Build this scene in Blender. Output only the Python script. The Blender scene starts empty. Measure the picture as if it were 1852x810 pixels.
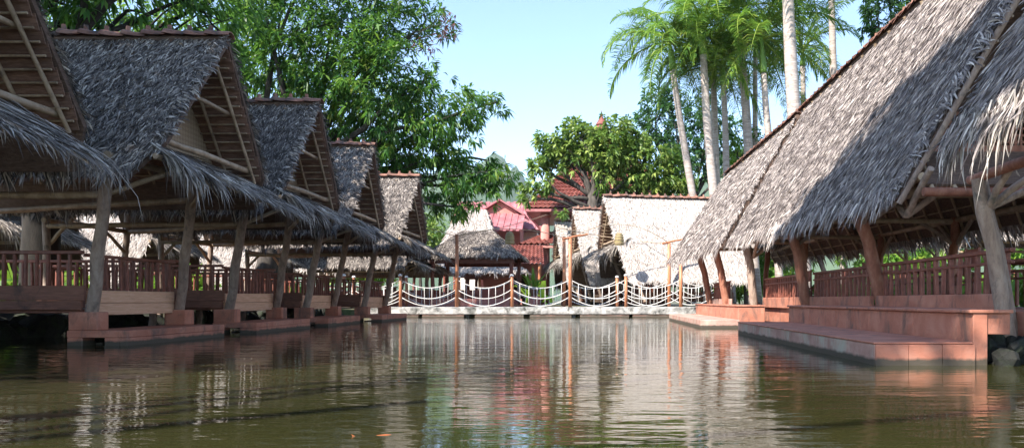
import bpy, math, random
import numpy as np
from mathutils import Vector, Matrix

# ------------------------------------------------------------------ camera, sky, sun, exposure
scene = bpy.context.scene
col = scene.collection
F = 1337.0                       # focal length in photograph pixels
VX, VY, CZ = 1075.0, 543.0, 0.7  # vanishing point of the two rows, camera height over the water

cam_data = bpy.data.cameras.new('camera')
cam_data.sensor_width = 36.0
cam_data.lens = F / 1852.0 * 36.0
cam_data.shift_x = -(VX - 926.0) / 1852.0
cam_data.shift_y = (VY - 405.0) / 1852.0
cam_data.clip_start = 0.05
cam_data.clip_end = 9000.0
cam = bpy.data.objects.new('camera', cam_data)
cam.location = (0, 0, CZ)
cam.rotation_euler = (math.radians(90), 0, 0)
col.objects.link(cam)
scene.camera = cam

SUN_AZ = math.radians(222.0)     # clockwise from +Y
SUN_EL = math.radians(44.0)
world = bpy.data.worlds.new('World')
scene.world = world
world.use_nodes = True
wn = world.node_tree
sky = wn.nodes.new('ShaderNodeTexSky')
sky.sky_type = 'NISHITA'
sky.sun_disc = False
sky.sun_elevation = SUN_EL
sky.sun_rotation = SUN_AZ
sky.air_density = 0.9
sky.dust_density = 0.25
sky.ozone_density = 1.6
bg = wn.nodes['Background']
bg.inputs['Strength'].default_value = 0.15
wn.links.new(sky.outputs['Color'], bg.inputs['Color'])

sun_data = bpy.data.lights.new('sun', 'SUN')
sun_data.energy = 4.8
sun_data.angle = math.radians(0.53)
sun_data.color = (1.0, 0.94, 0.86)
sun = bpy.data.objects.new('sun', sun_data)
sd = Vector((math.sin(SUN_AZ) * math.cos(SUN_EL), math.cos(SUN_AZ) * math.cos(SUN_EL), math.sin(SUN_EL)))
sun.rotation_euler = sd.to_track_quat('Z', 'Y').to_euler()
sun.location = (-10, -10, 30)
col.objects.link(sun)

scene.view_settings.view_transform = 'Standard'
scene.view_settings.look = 'None'
scene.view_settings.gamma = 1.0
scene.view_settings.exposure = 1.4
scene.render.engine = 'CYCLES'

# ------------------------------------------------------------------ helpers
rng = np.random.default_rng(7)
R = random.Random(11)


def at(px, py, Y):
    """Photograph pixel at distance Y -> world point."""
    return Vector(((px - VX) / F * Y, Y, CZ + (VY - py) / F * Y))


def gx(px, Y):
    return (px - VX) / F * Y


def tag(o, label=None, cat=None, group=None, kind=None):
    if label: o['label'] = label
    if cat: o['category'] = cat
    if group: o['group'] = group
    if kind: o['kind'] = kind
    return o


def thing(name, label, cat, loc=(0, 0, 0), rz=0.0, group=None):
    o = bpy.data.objects.new(name, None)
    o.empty_display_size = 0.2
    o.location = loc
    o.rotation_euler = (0, 0, rz)
    col.objects.link(o)
    return tag(o, label, cat, group)


def link(name, mesh, parent=None, kind=None):
    o = bpy.data.objects.new(name, mesh)
    col.objects.link(o)
    if parent is not None: o.parent = parent
    if kind: o['kind'] = kind
    return o


def copy_tree(o, parent=None):
    c = o.copy()
    col.objects.link(c)
    c.parent = parent
    for ch in list(o.children):
        copy_tree(ch, c)
    return c


def mesh_from(verts, faces, mat, smooth=False, name='mesh'):
    me = bpy.data.meshes.new(name)
    me.from_pydata([tuple(v) for v in verts], [], faces)
    me.materials.append(mat)
    if smooth:
        me.polygons.foreach_set('use_smooth', [True] * len(me.polygons))
    me.update()
    return me


def fast_mesh(V, quads=None, tris=None, mat=None, tint=None, name='mesh'):
    me = bpy.data.meshes.new(name)
    V = np.asarray(V, np.float32)
    nq = 0 if quads is None else len(quads)
    nt = 0 if tris is None else len(tris)
    me.vertices.add(len(V))
    me.vertices.foreach_set('co', V.ravel())
    me.loops.add(nq * 4 + nt * 3)
    li = []
    if nq: li.append(np.asarray(quads).ravel())
    if nt: li.append(np.asarray(tris).ravel())
    me.loops.foreach_set('vertex_index', np.concatenate(li).astype(np.int32))
    me.polygons.add(nq + nt)
    st = np.concatenate([np.arange(nq) * 4, nq * 4 + np.arange(nt) * 3]).astype(np.int32)
    me.polygons.foreach_set('loop_start', st)
    me.polygons.foreach_set('material_index', np.zeros(nq + nt, np.int32))
    if tint is not None:
        a = me.attributes.new('tint', 'FLOAT', 'POINT')
        a.data.foreach_set('value', np.asarray(tint, np.float32))
    me.materials.append(mat)
    me.update(calc_edges=True)
    me.validate()
    return me


class MB:
    """collects boxes, tubes and prisms into one mesh"""
    def __init__(s):
        s.v, s.f = [], []

    def add(s, verts, faces):
        b = len(s.v)
        s.v += [Vector(p) for p in verts]
        s.f += [tuple(i + b for i in f) for f in faces]

    def box(s, lo, hi):
        x0, y0, z0 = lo
        x1, y1, z1 = hi
        s.add([(x0, y0, z0), (x1, y0, z0), (x1, y1, z0), (x0, y1, z0), (x0, y0, z1), (x1, y0, z1), (x1, y1, z1), (x0, y1, z1)],
              [(0, 3, 2, 1), (4, 5, 6, 7), (0, 1, 5, 4), (1, 2, 6, 5), (2, 3, 7, 6), (3, 0, 4, 7)])

    def tube(s, pts, rad, n=8, cap=True):
        pts = [Vector(p) for p in pts]
        if not hasattr(rad, '__len__'): rad = [rad] * len(pts)
        rings = []
        up = Vector((0.13, 0.21, 1)).normalized()
        V = []
        for i, p in enumerate(pts):
            d = (pts[min(i + 1, len(pts) - 1)] - pts[max(i - 1, 0)])
            if d.length < 1e-9: d = Vector((0, 0, 1))
            d.normalize()
            a = d.cross(up)
            if a.length < 0.05: a = d.cross(Vector((1, 0, 0)))
            a.normalize()
            b = d.cross(a)
            for k in range(n):
                t = 2 * math.pi * k / n
                V.append(p + (a * math.cos(t) + b * math.sin(t)) * rad[i])
        Fc = []
        for i in range(len(pts) - 1):
            for k in range(n):
                k2 = (k + 1) % n
                Fc.append((i * n + k, i * n + k2, (i + 1) * n + k2, (i + 1) * n + k))
        if cap:
            Fc.append(tuple(range(n - 1, -1, -1)))
            m = (len(pts) - 1) * n
            Fc.append(tuple(m + k for k in range(n)))
        s.add(V, Fc)

    def slab(s, quad, thick):
        """quad (4 points, counter-clockwise seen from outside) thickened inward"""
        q = [Vector(p) for p in quad]
        nrm = (q[2] - q[0]).cross(q[3] - q[1]).normalized()
        b = [p - nrm * thick for p in q]
        s.add(q + b, [(0, 1, 2, 3), (7, 6, 5, 4), (0, 4, 5, 1), (1, 5, 6, 2), (2, 6, 7, 3), (3, 7, 4, 0)])

    def build(s, name, mat, parent=None, smooth=False, kind=None, bevel=0.0):
        me = mesh_from(s.v, s.f, mat, smooth, name)
        o = link(name, me, parent, kind)
        if bevel > 0:
            m = o.modifiers.new('bevel', 'BEVEL')
            m.width = bevel
            m.segments = 2
            m.limit_method = 'ANGLE'
        return o


# ------------------------------------------------------------------ materials
MATS = {}


def nodes_of(name):
    m = bpy.data.materials.new(name)
    m.use_nodes = True
    nt = m.node_tree
    return m, nt, nt.nodes['Principled BSDF']


def ramp(nt, fac, stops):
    r = nt.nodes.new('ShaderNodeValToRGB')
    els = r.color_ramp.elements
    while len(els) < len(stops): els.new(0.5)
    for e, (p, c) in zip(els, stops):
        e.position = p
        e.color = (c[0], c[1], c[2], 1)
    nt.links.new(fac, r.inputs['Fac'])
    return r.outputs['Color']


def wpos(nt, scale=(1, 1, 1), rot=(0, 0, 0)):
    g = nt.nodes.new('ShaderNodeNewGeometry')
    mp = nt.nodes.new('ShaderNodeMapping')
    mp.inputs['Scale'].default_value = scale
    mp.inputs['Rotation'].default_value = rot
    nt.links.new(g.outputs['Position'], mp.inputs['Vector'])
    return mp.outputs['Vector']


def noise(nt, vec, scale, detail=5, rough=0.6, dist=0.0):
    n = nt.nodes.new('ShaderNodeTexNoise')
    n.inputs['Scale'].default_value = scale
    n.inputs['Detail'].default_value = detail
    n.inputs['Roughness'].default_value = rough
    n.inputs['Distortion'].default_value = dist
    nt.links.new(vec, n.inputs['Vector'])
    return n.outputs['Fac']


def bump(nt, bs, h, strength=0.4, dist=0.02):
    b = nt.nodes.new('ShaderNodeBump')
    b.inputs['Strength'].default_value = strength
    b.inputs['Distance'].default_value = dist
    nt.links.new(h, b.inputs['Height'])
    nt.links.new(b.outputs['Normal'], bs.inputs['Normal'])


def mixc(nt, fac, a, b, mode='MIX'):
    m = nt.nodes.new('ShaderNodeMix')
    m.data_type = 'RGBA'
    m.blend_type = mode
    for s, v in ((m.inputs[0], fac), (m.inputs[6], a), (m.inputs[7], b)):
        if hasattr(v, 'links'): nt.links.new(v, s)
        elif isinstance(v, (int, float)): s.default_value = v
        else: s.default_value = (v[0], v[1], v[2], 1)
    return m.outputs[2]


def grainy(name, c0, c1, c2, scale=4.0, stretch=(1, 1, 1), rough=0.8, bs_=0.35, dirt=None, var=0.0, fine=30.0, tide=False):
    """three-tone noise colour with fine relief, optional blotchy dirt"""
    m, nt, b = nodes_of(name)
    v = wpos(nt, stretch)
    n1 = noise(nt, v, scale, 7, 0.65, 0.3)
    c = ramp(nt, n1, [(0.28, c0), (0.5, c1), (0.72, c2)])
    if dirt:
        v2 = wpos(nt, dirt[3] if len(dirt) > 3 else (1, 1, 1))
        n2 = noise(nt, v2, dirt[1], 8, 0.7, 0.6)
        f = ramp(nt, n2, [(dirt[2] - 0.06, (0, 0, 0)), (dirt[2] + 0.08, (1, 1, 1))])
        c = mixc(nt, f, c, dirt[0])
    if tide:
        g = nt.nodes.new('ShaderNodeNewGeometry')
        sx = nt.nodes.new('ShaderNodeSeparateXYZ')
        nt.links.new(g.outputs['Position'], sx.inputs[0])
        nz = noise(nt, wpos(nt, (1, 1, 0.3)), 3.0, 6, 0.7)
        ma = nt.nodes.new('ShaderNodeMath')
        ma.operation = 'MULTIPLY_ADD'
        nt.links.new(nz, ma.inputs[0])
        ma.inputs[1].default_value = -0.11
        nt.links.new(sx.outputs['Z'], ma.inputs[2])
        f = ramp(nt, ma.outputs[0], [(0.0, (1, 1, 1)), (0.035, (0, 0, 0))])
        c = mixc(nt, f, c, (0.07, 0.055, 0.038))
    if var > 0:
        oi = nt.nodes.new('ShaderNodeObjectInfo')
        mr = nt.nodes.new('ShaderNodeMapRange')
        mr.inputs['To Min'].default_value = 1 - var
        mr.inputs['To Max'].default_value = 1 + var
        nt.links.new(oi.outputs['Random'], mr.inputs['Value'])
        hs = nt.nodes.new('ShaderNodeHueSaturation')
        nt.links.new(mr.outputs['Result'], hs.inputs['Value'])
        nt.links.new(c, hs.inputs['Color'])
        c = hs.outputs['Color']
    nt.links.new(c, b.inputs['Base Color'])
    b.inputs['Roughness'].default_value = rough
    n3 = noise(nt, v, fine, 6, 0.7)
    bump(nt, b, n3, bs_, 0.015)
    MATS[name] = m
    return m


def strands(name, stops, rough=0.75, trans=0.0, tcol=None, patch=0.0):
    """material for blades and leaves: colour from the per-blade tint"""
    m, nt, b = nodes_of(name)
    a = nt.nodes.new('ShaderNodeAttribute')
    a.attribute_name = 'tint'
    fac = a.outputs['Fac']
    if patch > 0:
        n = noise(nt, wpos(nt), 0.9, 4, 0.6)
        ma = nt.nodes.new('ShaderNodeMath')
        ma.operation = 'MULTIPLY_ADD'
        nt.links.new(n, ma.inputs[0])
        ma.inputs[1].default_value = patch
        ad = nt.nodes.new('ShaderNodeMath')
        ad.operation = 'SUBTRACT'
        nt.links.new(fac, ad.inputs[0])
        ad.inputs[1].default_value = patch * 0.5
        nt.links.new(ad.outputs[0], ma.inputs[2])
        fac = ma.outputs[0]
    oi = nt.nodes.new('ShaderNodeObjectInfo')
    ov = nt.nodes.new('ShaderNodeMath')
    ov.operation = 'MULTIPLY_ADD'
    nt.links.new(oi.outputs['Random'], ov.inputs[0])
    ov.inputs[1].default_value = 0.16
    sb = nt.nodes.new('ShaderNodeMath')
    sb.operation = 'SUBTRACT'
    nt.links.new(fac, sb.inputs[0])
    sb.inputs[1].default_value = 0.08
    nt.links.new(sb.outputs[0], ov.inputs[2])
    c = ramp(nt, ov.outputs[0], stops)
    nt.links.new(c, b.inputs['Base Color'])
    b.inputs['Roughness'].default_value = rough
    b.inputs['Specular IOR Level'].default_value = 0.35
    if trans > 0:
        t = nt.nodes.new('ShaderNodeBsdfTranslucent')
        if tcol: nt.links.new(mixc(nt, 0.6, c, tcol), t.inputs['Color'])
        else: nt.links.new(c, t.inputs['Color'])
        mx = nt.nodes.new('ShaderNodeMixShader')
        mx.inputs[0].default_value = trans
        nt.links.new(b.outputs[0], mx.inputs[1])
        nt.links.new(t.outputs[0], mx.inputs[2])
        nt.links.new(mx.outputs[0], nt.nodes['Material Output'].inputs['Surface'])
    MATS[name] = m
    return m


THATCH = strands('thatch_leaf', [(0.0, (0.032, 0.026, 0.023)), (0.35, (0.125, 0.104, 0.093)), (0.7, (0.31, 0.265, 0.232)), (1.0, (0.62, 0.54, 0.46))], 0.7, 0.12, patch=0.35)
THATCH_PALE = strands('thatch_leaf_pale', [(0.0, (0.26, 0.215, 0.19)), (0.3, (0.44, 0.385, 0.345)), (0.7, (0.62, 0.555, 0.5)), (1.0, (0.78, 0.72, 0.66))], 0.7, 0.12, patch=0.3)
FROND_DRY = strands('dry_palm_leaf', [(0.0, (0.055, 0.042, 0.034)), (0.4, (0.21, 0.178, 0.155)), (0.7, (0.45, 0.395, 0.34)), (1.0, (0.8, 0.72, 0.62))], 0.6, 0.18, patch=0.2)
BACKING = grainy('thatch_backing', (0.06, 0.035, 0.025), (0.12, 0.075, 0.055), (0.19, 0.125, 0.09), 9, (1, 1, 4), 0.9, 0.6)
COURSE = grainy('leaf_course', (0.1, 0.05, 0.035), (0.19, 0.105, 0.072), (0.3, 0.18, 0.13), 7, (0.8, 5, 5), 0.85, 0.5, var=0.25)
BAMBOO = grainy('bamboo', (0.22, 0.15, 0.09), (0.36, 0.26, 0.17), (0.48, 0.37, 0.26), 6, (1, 1, 1), 0.6, 0.25, ((0.12, 0.09, 0.07), 5, 0.62), var=0.18)
LOG = grainy('weathered_log', (0.16, 0.11, 0.085), (0.31, 0.225, 0.175), (0.44, 0.35, 0.28), 7, (1.6, 1.6, 0.5), 0.85, 0.6, ((0.1, 0.09, 0.075), 3, 0.62), var=0.12)
LOG_RED = grainy('red_brown_log', (0.16, 0.055, 0.032), (0.28, 0.112, 0.068), (0.4, 0.205, 0.135), 7, (1.6, 1.6, 0.5), 0.8, 0.6, var=0.1)
RAILWOOD = grainy('dark_red_wood', (0.13, 0.038, 0.024), (0.2, 0.062, 0.04), (0.28, 0.1, 0.065), 8, (1, 1, 1), 0.5, 0.2, var=0.2)
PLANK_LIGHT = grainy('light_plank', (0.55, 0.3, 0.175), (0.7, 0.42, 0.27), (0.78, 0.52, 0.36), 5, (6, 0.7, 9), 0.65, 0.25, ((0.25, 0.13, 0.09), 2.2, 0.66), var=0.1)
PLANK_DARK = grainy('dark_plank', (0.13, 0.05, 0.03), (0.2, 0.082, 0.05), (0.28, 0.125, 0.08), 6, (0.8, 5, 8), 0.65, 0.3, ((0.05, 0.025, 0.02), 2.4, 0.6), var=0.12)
TERRA = grainy('terracotta_render', (0.35, 0.122, 0.072), (0.45, 0.175, 0.11), (0.54, 0.25, 0.17), 2.2, (1, 1, 1.5), 0.7, 0.3, ((0.19, 0.1, 0.075), 3.0, 0.57, (1, 1, 0.45)), tide=True)
TERRA_WET = grainy('stained_terracotta_render', (0.3, 0.15, 0.115), (0.43, 0.24, 0.19), (0.55, 0.37, 0.3), 2.4, (1, 1, 1.2), 0.6, 0.25, ((0.45, 0.42, 0.33), 1.6, 0.56, (1, 1, 0.4)), tide=True)
CONCRETE = grainy('stained_concrete', (0.07, 0.072, 0.07), (0.36, 0.35, 0.33), (0.66, 0.64, 0.6), 3.2, (1, 1, 1.4), 0.9, 0.5, ((0.05, 0.05, 0.042), 2.2, 0.56))
TILE = grainy('terracotta_tile', (0.11, 0.05, 0.035), (0.22, 0.1, 0.068), (0.38, 0.2, 0.14), 3, (1, 1, 1), 0.8, 0.4, ((0.06, 0.05, 0.045), 2.5, 0.55), var=0.3)
ROOFTILE = grainy('red_roof_tile', (0.13, 0.035, 0.03), (0.23, 0.065, 0.05), (0.36, 0.15, 0.12), 3.5, (1, 1, 1), 0.75, 0.35, ((0.1, 0.045, 0.04), 1.2, 0.58))
PINKMETAL = grainy('pink_sheet_roof', (0.27, 0.085, 0.095), (0.37, 0.135, 0.145), (0.5, 0.25, 0.24), 1.5, (1, 1, 1), 0.45, 0.1)
PINKWALL = grainy('pink_wall', (0.4, 0.15, 0.13), (0.48, 0.2, 0.17), (0.56, 0.27, 0.22), 1.2, (1, 1, 1), 0.8, 0.2)
ORANGEPOST = grainy('orange_brown_paint', (0.34, 0.12, 0.055), (0.46, 0.18, 0.085), (0.55, 0.26, 0.14), 5, (1, 1, 0.5), 0.5, 0.15, var=0.15)
ROPE = grainy('white_rope', (0.62, 0.58, 0.54), (0.74, 0.71, 0.67), (0.84, 0.82, 0.78), 12, (1, 1, 1), 0.8, 0.5)
YELLOWPAINT = grainy('yellow_paint', (0.5, 0.38, 0.12), (0.62, 0.48, 0.17), (0.7, 0.58, 0.3), 6, (1, 1, 1), 0.6, 0.2)
BASKET = grainy('woven_basket', (0.16, 0.12, 0.05), (0.27, 0.21, 0.09), (0.38, 0.31, 0.15), 20, (1, 1, 3), 0.7, 0.7)
BARK = grainy('dark_bark', (0.03, 0.025, 0.021), (0.06, 0.05, 0.042), (0.12, 0.1, 0.083), 3, (2, 2, 0.5), 0.9, 0.8)
BARK_SHADED = grainy('shaded_bark', (0.01, 0.008, 0.007), (0.02, 0.017, 0.014), (0.04, 0.033, 0.028), 3, (2, 2, 0.5), 0.95, 0.8)  # bark darkened so its colour carries the shade on the upper left trunk
PALMBARK = grainy('pale_palm_bark', (0.22, 0.175, 0.15), (0.38, 0.32, 0.28), (0.54, 0.475, 0.43), 2.5, (1, 1, 4.5), 0.8, 0.4, ((0.22, 0.17, 0.14), 3.4, 0.6, (1, 1, 0.6)), var=0.1)
CROWNSHAFT = grainy('green_crownshaft', (0.1, 0.2, 0.03), (0.17, 0.3, 0.05), (0.26, 0.38, 0.09), 2, (1, 1, 0.3), 0.5, 0.1)
GROUNDM = grainy('earth_ground', (0.09, 0.075, 0.05), (0.16, 0.13, 0.09), (0.23, 0.2, 0.14), 1.1, (1, 1, 1), 0.95, 0.5, ((0.05, 0.08, 0.025), 0.35, 0.5))
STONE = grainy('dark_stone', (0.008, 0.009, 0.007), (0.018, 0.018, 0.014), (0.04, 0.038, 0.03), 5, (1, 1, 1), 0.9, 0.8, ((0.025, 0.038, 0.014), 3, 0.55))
HILLM = grainy('forest_hill', (0.03, 0.055, 0.025), (0.05, 0.085, 0.035), (0.08, 0.12, 0.05), 0.01, (1, 1, 1), 0.95, 0.3, fine=0.05)
WHITEWALL = grainy('cream_wall', (0.55, 0.5, 0.44), (0.64, 0.6, 0.53), (0.72, 0.68, 0.61), 1.3, (1, 1, 1), 0.85, 0.2)
DARKROOM = grainy('dark_interior', (0.02, 0.016, 0.014), (0.035, 0.028, 0.024), (0.05, 0.04, 0.035), 3, (1, 1, 1), 0.9, 0.2)
FISHM = grainy('orange_fish_skin', (0.3, 0.07, 0.02), (0.4, 0.11, 0.03), (0.5, 0.22, 0.1), 14, (1, 1, 1), 0.3, 0.1)
GREENPAINT = grainy('green_plastic', (0.02, 0.22, 0.05), (0.03, 0.3, 0.07), (0.05, 0.36, 0.1), 4, (1, 1, 1), 0.4, 0.1)
MANGO = strands('mango_leaf', [(0.0, (0.014, 0.05, 0.016)), (0.45, (0.045, 0.13, 0.03)), (0.8, (0.12, 0.24, 0.04)), (1.0, (0.24, 0.3, 0.05))], 0.42, 0.4, (0.2, 0.42, 0.05))
BROADLEAF = strands('light_green_leaf', [(0.0, (0.035, 0.09, 0.02)), (0.4, (0.11, 0.2, 0.045)), (0.75, (0.24, 0.32, 0.08)), (1.0, (0.38, 0.46, 0.12))], 0.45, 0.35, (0.25, 0.4, 0.06))
DARKLEAF = strands('dark_green_leaf', [(0.0, (0.015, 0.045, 0.018)), (0.5, (0.03, 0.085, 0.03)), (0.85, (0.07, 0.15, 0.045)), (1.0, (0.15, 0.22, 0.06))], 0.45, 0.35, (0.12, 0.3, 0.06))
SHRUBLEAF = strands('bright_shrub_leaf', [(0.0, (0.05, 0.13, 0.02)), (0.5, (0.12, 0.25, 0.03)), (0.85, (0.24, 0.36, 0.05)), (1.0, (0.42, 0.46, 0.1))], 0.45, 0.4, (0.3, 0.5, 0.06))
REDLEAF = strands('red_brown_leaf', [(0.0, (0.08, 0.03, 0.035)), (0.5, (0.17, 0.07, 0.06)), (1.0, (0.3, 0.16, 0.1))], 0.5, 0.35)
PALMLEAF = strands('palm_leaf', [(0.0, (0.035, 0.1, 0.03)), (0.4, (0.1, 0.22, 0.04)), (0.75, (0.26, 0.37, 0.06)), (1.0, (0.5, 0.5, 0.11))], 0.4, 0.35, (0.22, 0.42, 0.05))


def woven_mat():
    m, nt, b = nodes_of('woven_bamboo')
    v = wpos(nt, (1, 1, 1), (0.785, 0, 0))
    ck = nt.nodes.new('ShaderNodeTexChecker')
    ck.inputs['Scale'].default_value = 16
    ck.inputs['Color1'].default_value = (0.46, 0.35, 0.23, 1)
    ck.inputs['Color2'].default_value = (0.3, 0.21, 0.13, 1)
    nt.links.new(v, ck.inputs['Vector'])
    n = noise(nt, wpos(nt), 7, 5)
    c = mixc(nt, n, ck.outputs['Color'], (0.34, 0.25, 0.16))
    nt.links.new(c, b.inputs['Base Color'])
    b.inputs['Roughness'].default_value = 0.8
    bump(nt, b, ck.outputs['Fac'], 0.5, 0.01)
    return m


WOVEN = woven_mat()


def water_mat():
    m, nt, b = nodes_of('pond_water')
    n = noise(nt, wpos(nt), 0.35, 3, 0.5)
    c = ramp(nt, n, [(0.3, (0.022, 0.023, 0.007)), (0.7, (0.042, 0.041, 0.014))])
    nt.links.new(c, b.inputs['Base Color'])
    b.inputs['Roughness'].default_value = 0.03
    b.inputs['IOR'].default_value = 1.6
    h1 = noise(nt, wpos(nt, (0.55, 1.9, 1), (0, 0, 0.12)), 1.5, 2, 0.5, 0.4)
    h2 = noise(nt, wpos(nt, (1.0, 3.0, 1), (0, 0, -0.15)), 3.6, 2, 0.5, 0.3)
    # calmer towards the left bank and the near water, livelier in mid pond
    k = noise(nt, wpos(nt, (0.3, 0.16, 1)), 1.0, 2, 0.5)
    mul = nt.nodes.new('ShaderNodeMath')
    mul.operation = 'MULTIPLY_ADD'
    nt.links.new(h2, mul.inputs[0])
    mul.inputs[1].default_value = 0.35
    nt.links.new(h1, mul.inputs[2])
    m2 = nt.nodes.new('ShaderNodeMath')
    m2.operation = 'MULTIPLY'
    nt.links.new(mul.outputs[0], m2.inputs[0])
    nt.links.new(ramp(nt, k, [(0.3, (0.35, 0.35, 0.35)), (0.65, (1, 1, 1))]), m2.inputs[1])
    bump(nt, b, m2.outputs[0], 0.22, 0.05)
    return m


WATER = water_mat()

# ------------------------------------------------------------------ shared pieces
UNIT = {}


def rod(parent, name, a, b, r, mat, n=8):
    """round pole from a to b in the parent's coordinates; mesh data shared"""
    key = (mat.name, n)
    if key not in UNIT:
        V, Fc = [], []
        st = ((0, 0, 0, 1.05), (0.18, -0.12, 0.2, 0.98), (-0.12, 0.16, 0.4, 1.03), (0.1, 0.2, 0.6, 0.95), (-0.15, -0.1, 0.8, 1.0), (0, 0, 1, 0.94))
        for (ox, oy, z, rr) in st:
            for k in range(n):
                t = 2 * math.pi * k / n
                V.append((ox + rr * math.cos(t), oy + rr * math.sin(t), z))
        for i in range(len(st) - 1):
            for k in range(n):
                Fc.append((i * n + k, i * n + (k + 1) % n, (i + 1) * n + (k + 1) % n, (i + 1) * n + k))
        Fc.append(tuple(range(n - 1, -1, -1)))
        Fc.append(tuple((len(st) - 1) * n + k for k in range(n)))
        UNIT[key] = mesh_from(V, Fc, mat, False, 'pole')
        me = UNIT[key]
        me.polygons.foreach_set('use_smooth', [len(p.vertices) == 4 for p in me.polygons])
    a, b = Vector(a), Vector(b)
    d = b - a
    o = link(name, UNIT[key], parent)
    o.location = a
    o.rotation_mode = 'QUATERNION'
    o.rotation_quaternion = d.to_track_quat('Z', 'Y')
    o.scale = (r, r, d.length)
    return o


BOXES = {}


def box(parent, name, lo, hi, mat, bev=0.008, rz=0.0):
    lo, hi = Vector(lo), Vector(hi)
    s = hi - lo
    key = (round(s.x, 3), round(s.y, 3), round(s.z, 3), mat.name)
    if key not in BOXES:
        h = s / 2
        e = min(bev, min(h) * 0.5)
        # chamfered box: 24 verts
        V, Fq = [], []
        idx = {}
        for sx in (-1, 1):
            for sy in (-1, 1):
                for sz in (-1, 1):
                    for ax in range(3):
                        p = [sx * (h.x - e), sy * (h.y - e), sz * (h.z - e)]
                        p[ax] += (sx, sy, sz)[ax] * e
                        idx[(sx, sy, sz, ax)] = len(V)
                        V.append(p)
        for ax in range(3):
            o1, o2 = [a for a in range(3) if a != ax]
            for sg in (-1, 1):
                f = []
                for (u, w) in ((-1, -1), (1, -1), (1, 1), (-1, 1)):
                    k = [0, 0, 0]
                    k[ax], k[o1], k[o2] = sg, u, w
                    f.append(idx[(k[0], k[1], k[2], ax)])
                Fq.append(f)
        for a1 in range(3):
            for a2 in range(a1 + 1, 3):
                a3 = 3 - a1 - a2
                for s1 in (-1, 1):
                    for s2 in (-1, 1):
                        def kk(s3, ax):
                            k = [0, 0, 0]
                            k[a1], k[a2], k[a3] = s1, s2, s3
                            return idx[(k[0], k[1], k[2], ax)]
                        Fq.append([kk(-1, a1), kk(1, a1), kk(1, a2), kk(-1, a2)])
        for sx in (-1, 1):
            for sy in (-1, 1):
                for sz in (-1, 1):
                    Fq.append([idx[(sx, sy, sz, a)] for a in range(3)])
        # consistent outward winding
        out = []
        for f in Fq:
            p = [Vector(V[i]) for i in f]
            nrm = (p[1] - p[0]).cross(p[2] - p[0])
            ctr = sum(p, Vector()) / len(p)
            out.append(tuple(f) if nrm.dot(ctr) > 0 else tuple(reversed(f)))
        BOXES[key] = mesh_from(V, out, mat, False, 'block')
    o = link(name, BOXES[key], parent)
    o.location = (lo + hi) / 2
    o.rotation_euler = (0, 0, rz)
    return o


def unit(a):
    return a / np.maximum(np.linalg.norm(a, axis=1, keepdims=True), 1e-9)


def blade_arrays(P, D, N, L, W, droop, rs):
    """curved tapering blades: 3 stations + tip"""
    n = len(P)
    D = unit(D)
    S = unit(np.cross(D, N))
    L = L[:, None]
    W = W[:, None]
    dz = np.zeros((n, 3))
    dz[:, 2] = -1
    dr = (droop[:, None]) * L
    sw = (rs.normal(0, 0.10, n)[:, None]) * S * L
    p0 = P
    p1 = P + D * L * 0.4 + dz * dr * 0.10 + sw * 0.3
    p2 = P + D * L * 0.74 + dz * dr * 0.45 + sw * 0.8
    p3 = P + D * L * (1 - 0.25 * np.clip(droop[:, None], 0, 1)) + dz * dr + sw * 1.4
    V = np.stack([p0 - S * W * 0.35, p0 + S * W * 0.35, p1 - S * W * 0.5, p1 + S * W * 0.5, p2 - S * W * 0.36, p2 + S * W * 0.36, p3], 1)
    return V.reshape(-1, 3)


def blade_mesh(P, D, N, L, W, droop, mat, seed, tint=None, name='blades'):
    rs = np.random.default_rng(seed)
    V = blade_arrays(P, D, N, L, W, droop, rs)
    n = len(P)
    b = (np.arange(n) * 7)[:, None]
    q = np.concatenate([b + np.array([0, 1, 3, 2]), b + np.array([2, 3, 5, 4])])
    t = b + np.array([4, 5, 6])
    if tint is None: tint = np.clip(rs.normal(0.45, 0.22, n), 0, 1)
    return fast_mesh(V, q, t, mat, np.repeat(tint, 7), name)


def patch(A, B, C, D, n, rs, vpow=1.0):
    """random points on a bilinear patch: A-B top edge, D-C bottom edge; returns point, downslope, normal, v"""
    A, B, C, D = [np.array(p, float) for p in (A, B, C, D)]
    u = rs.random(n)[:, None]
    v = (rs.random(n) ** vpow)[:, None]
    P = (1 - v) * ((1 - u) * A + u * B) + v * ((1 - u) * D + u * C)
    dn = (1 - u) * (D - A) + u * (C - B)
    ac = (1 - v) * (B - A) + v * (C - D)
    N = unit(np.cross(ac, dn))
    N = np.where(N[:, 2:3] < 0, -N, N)
    return P, unit(dn), unit(ac), N, v[:, 0]


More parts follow.
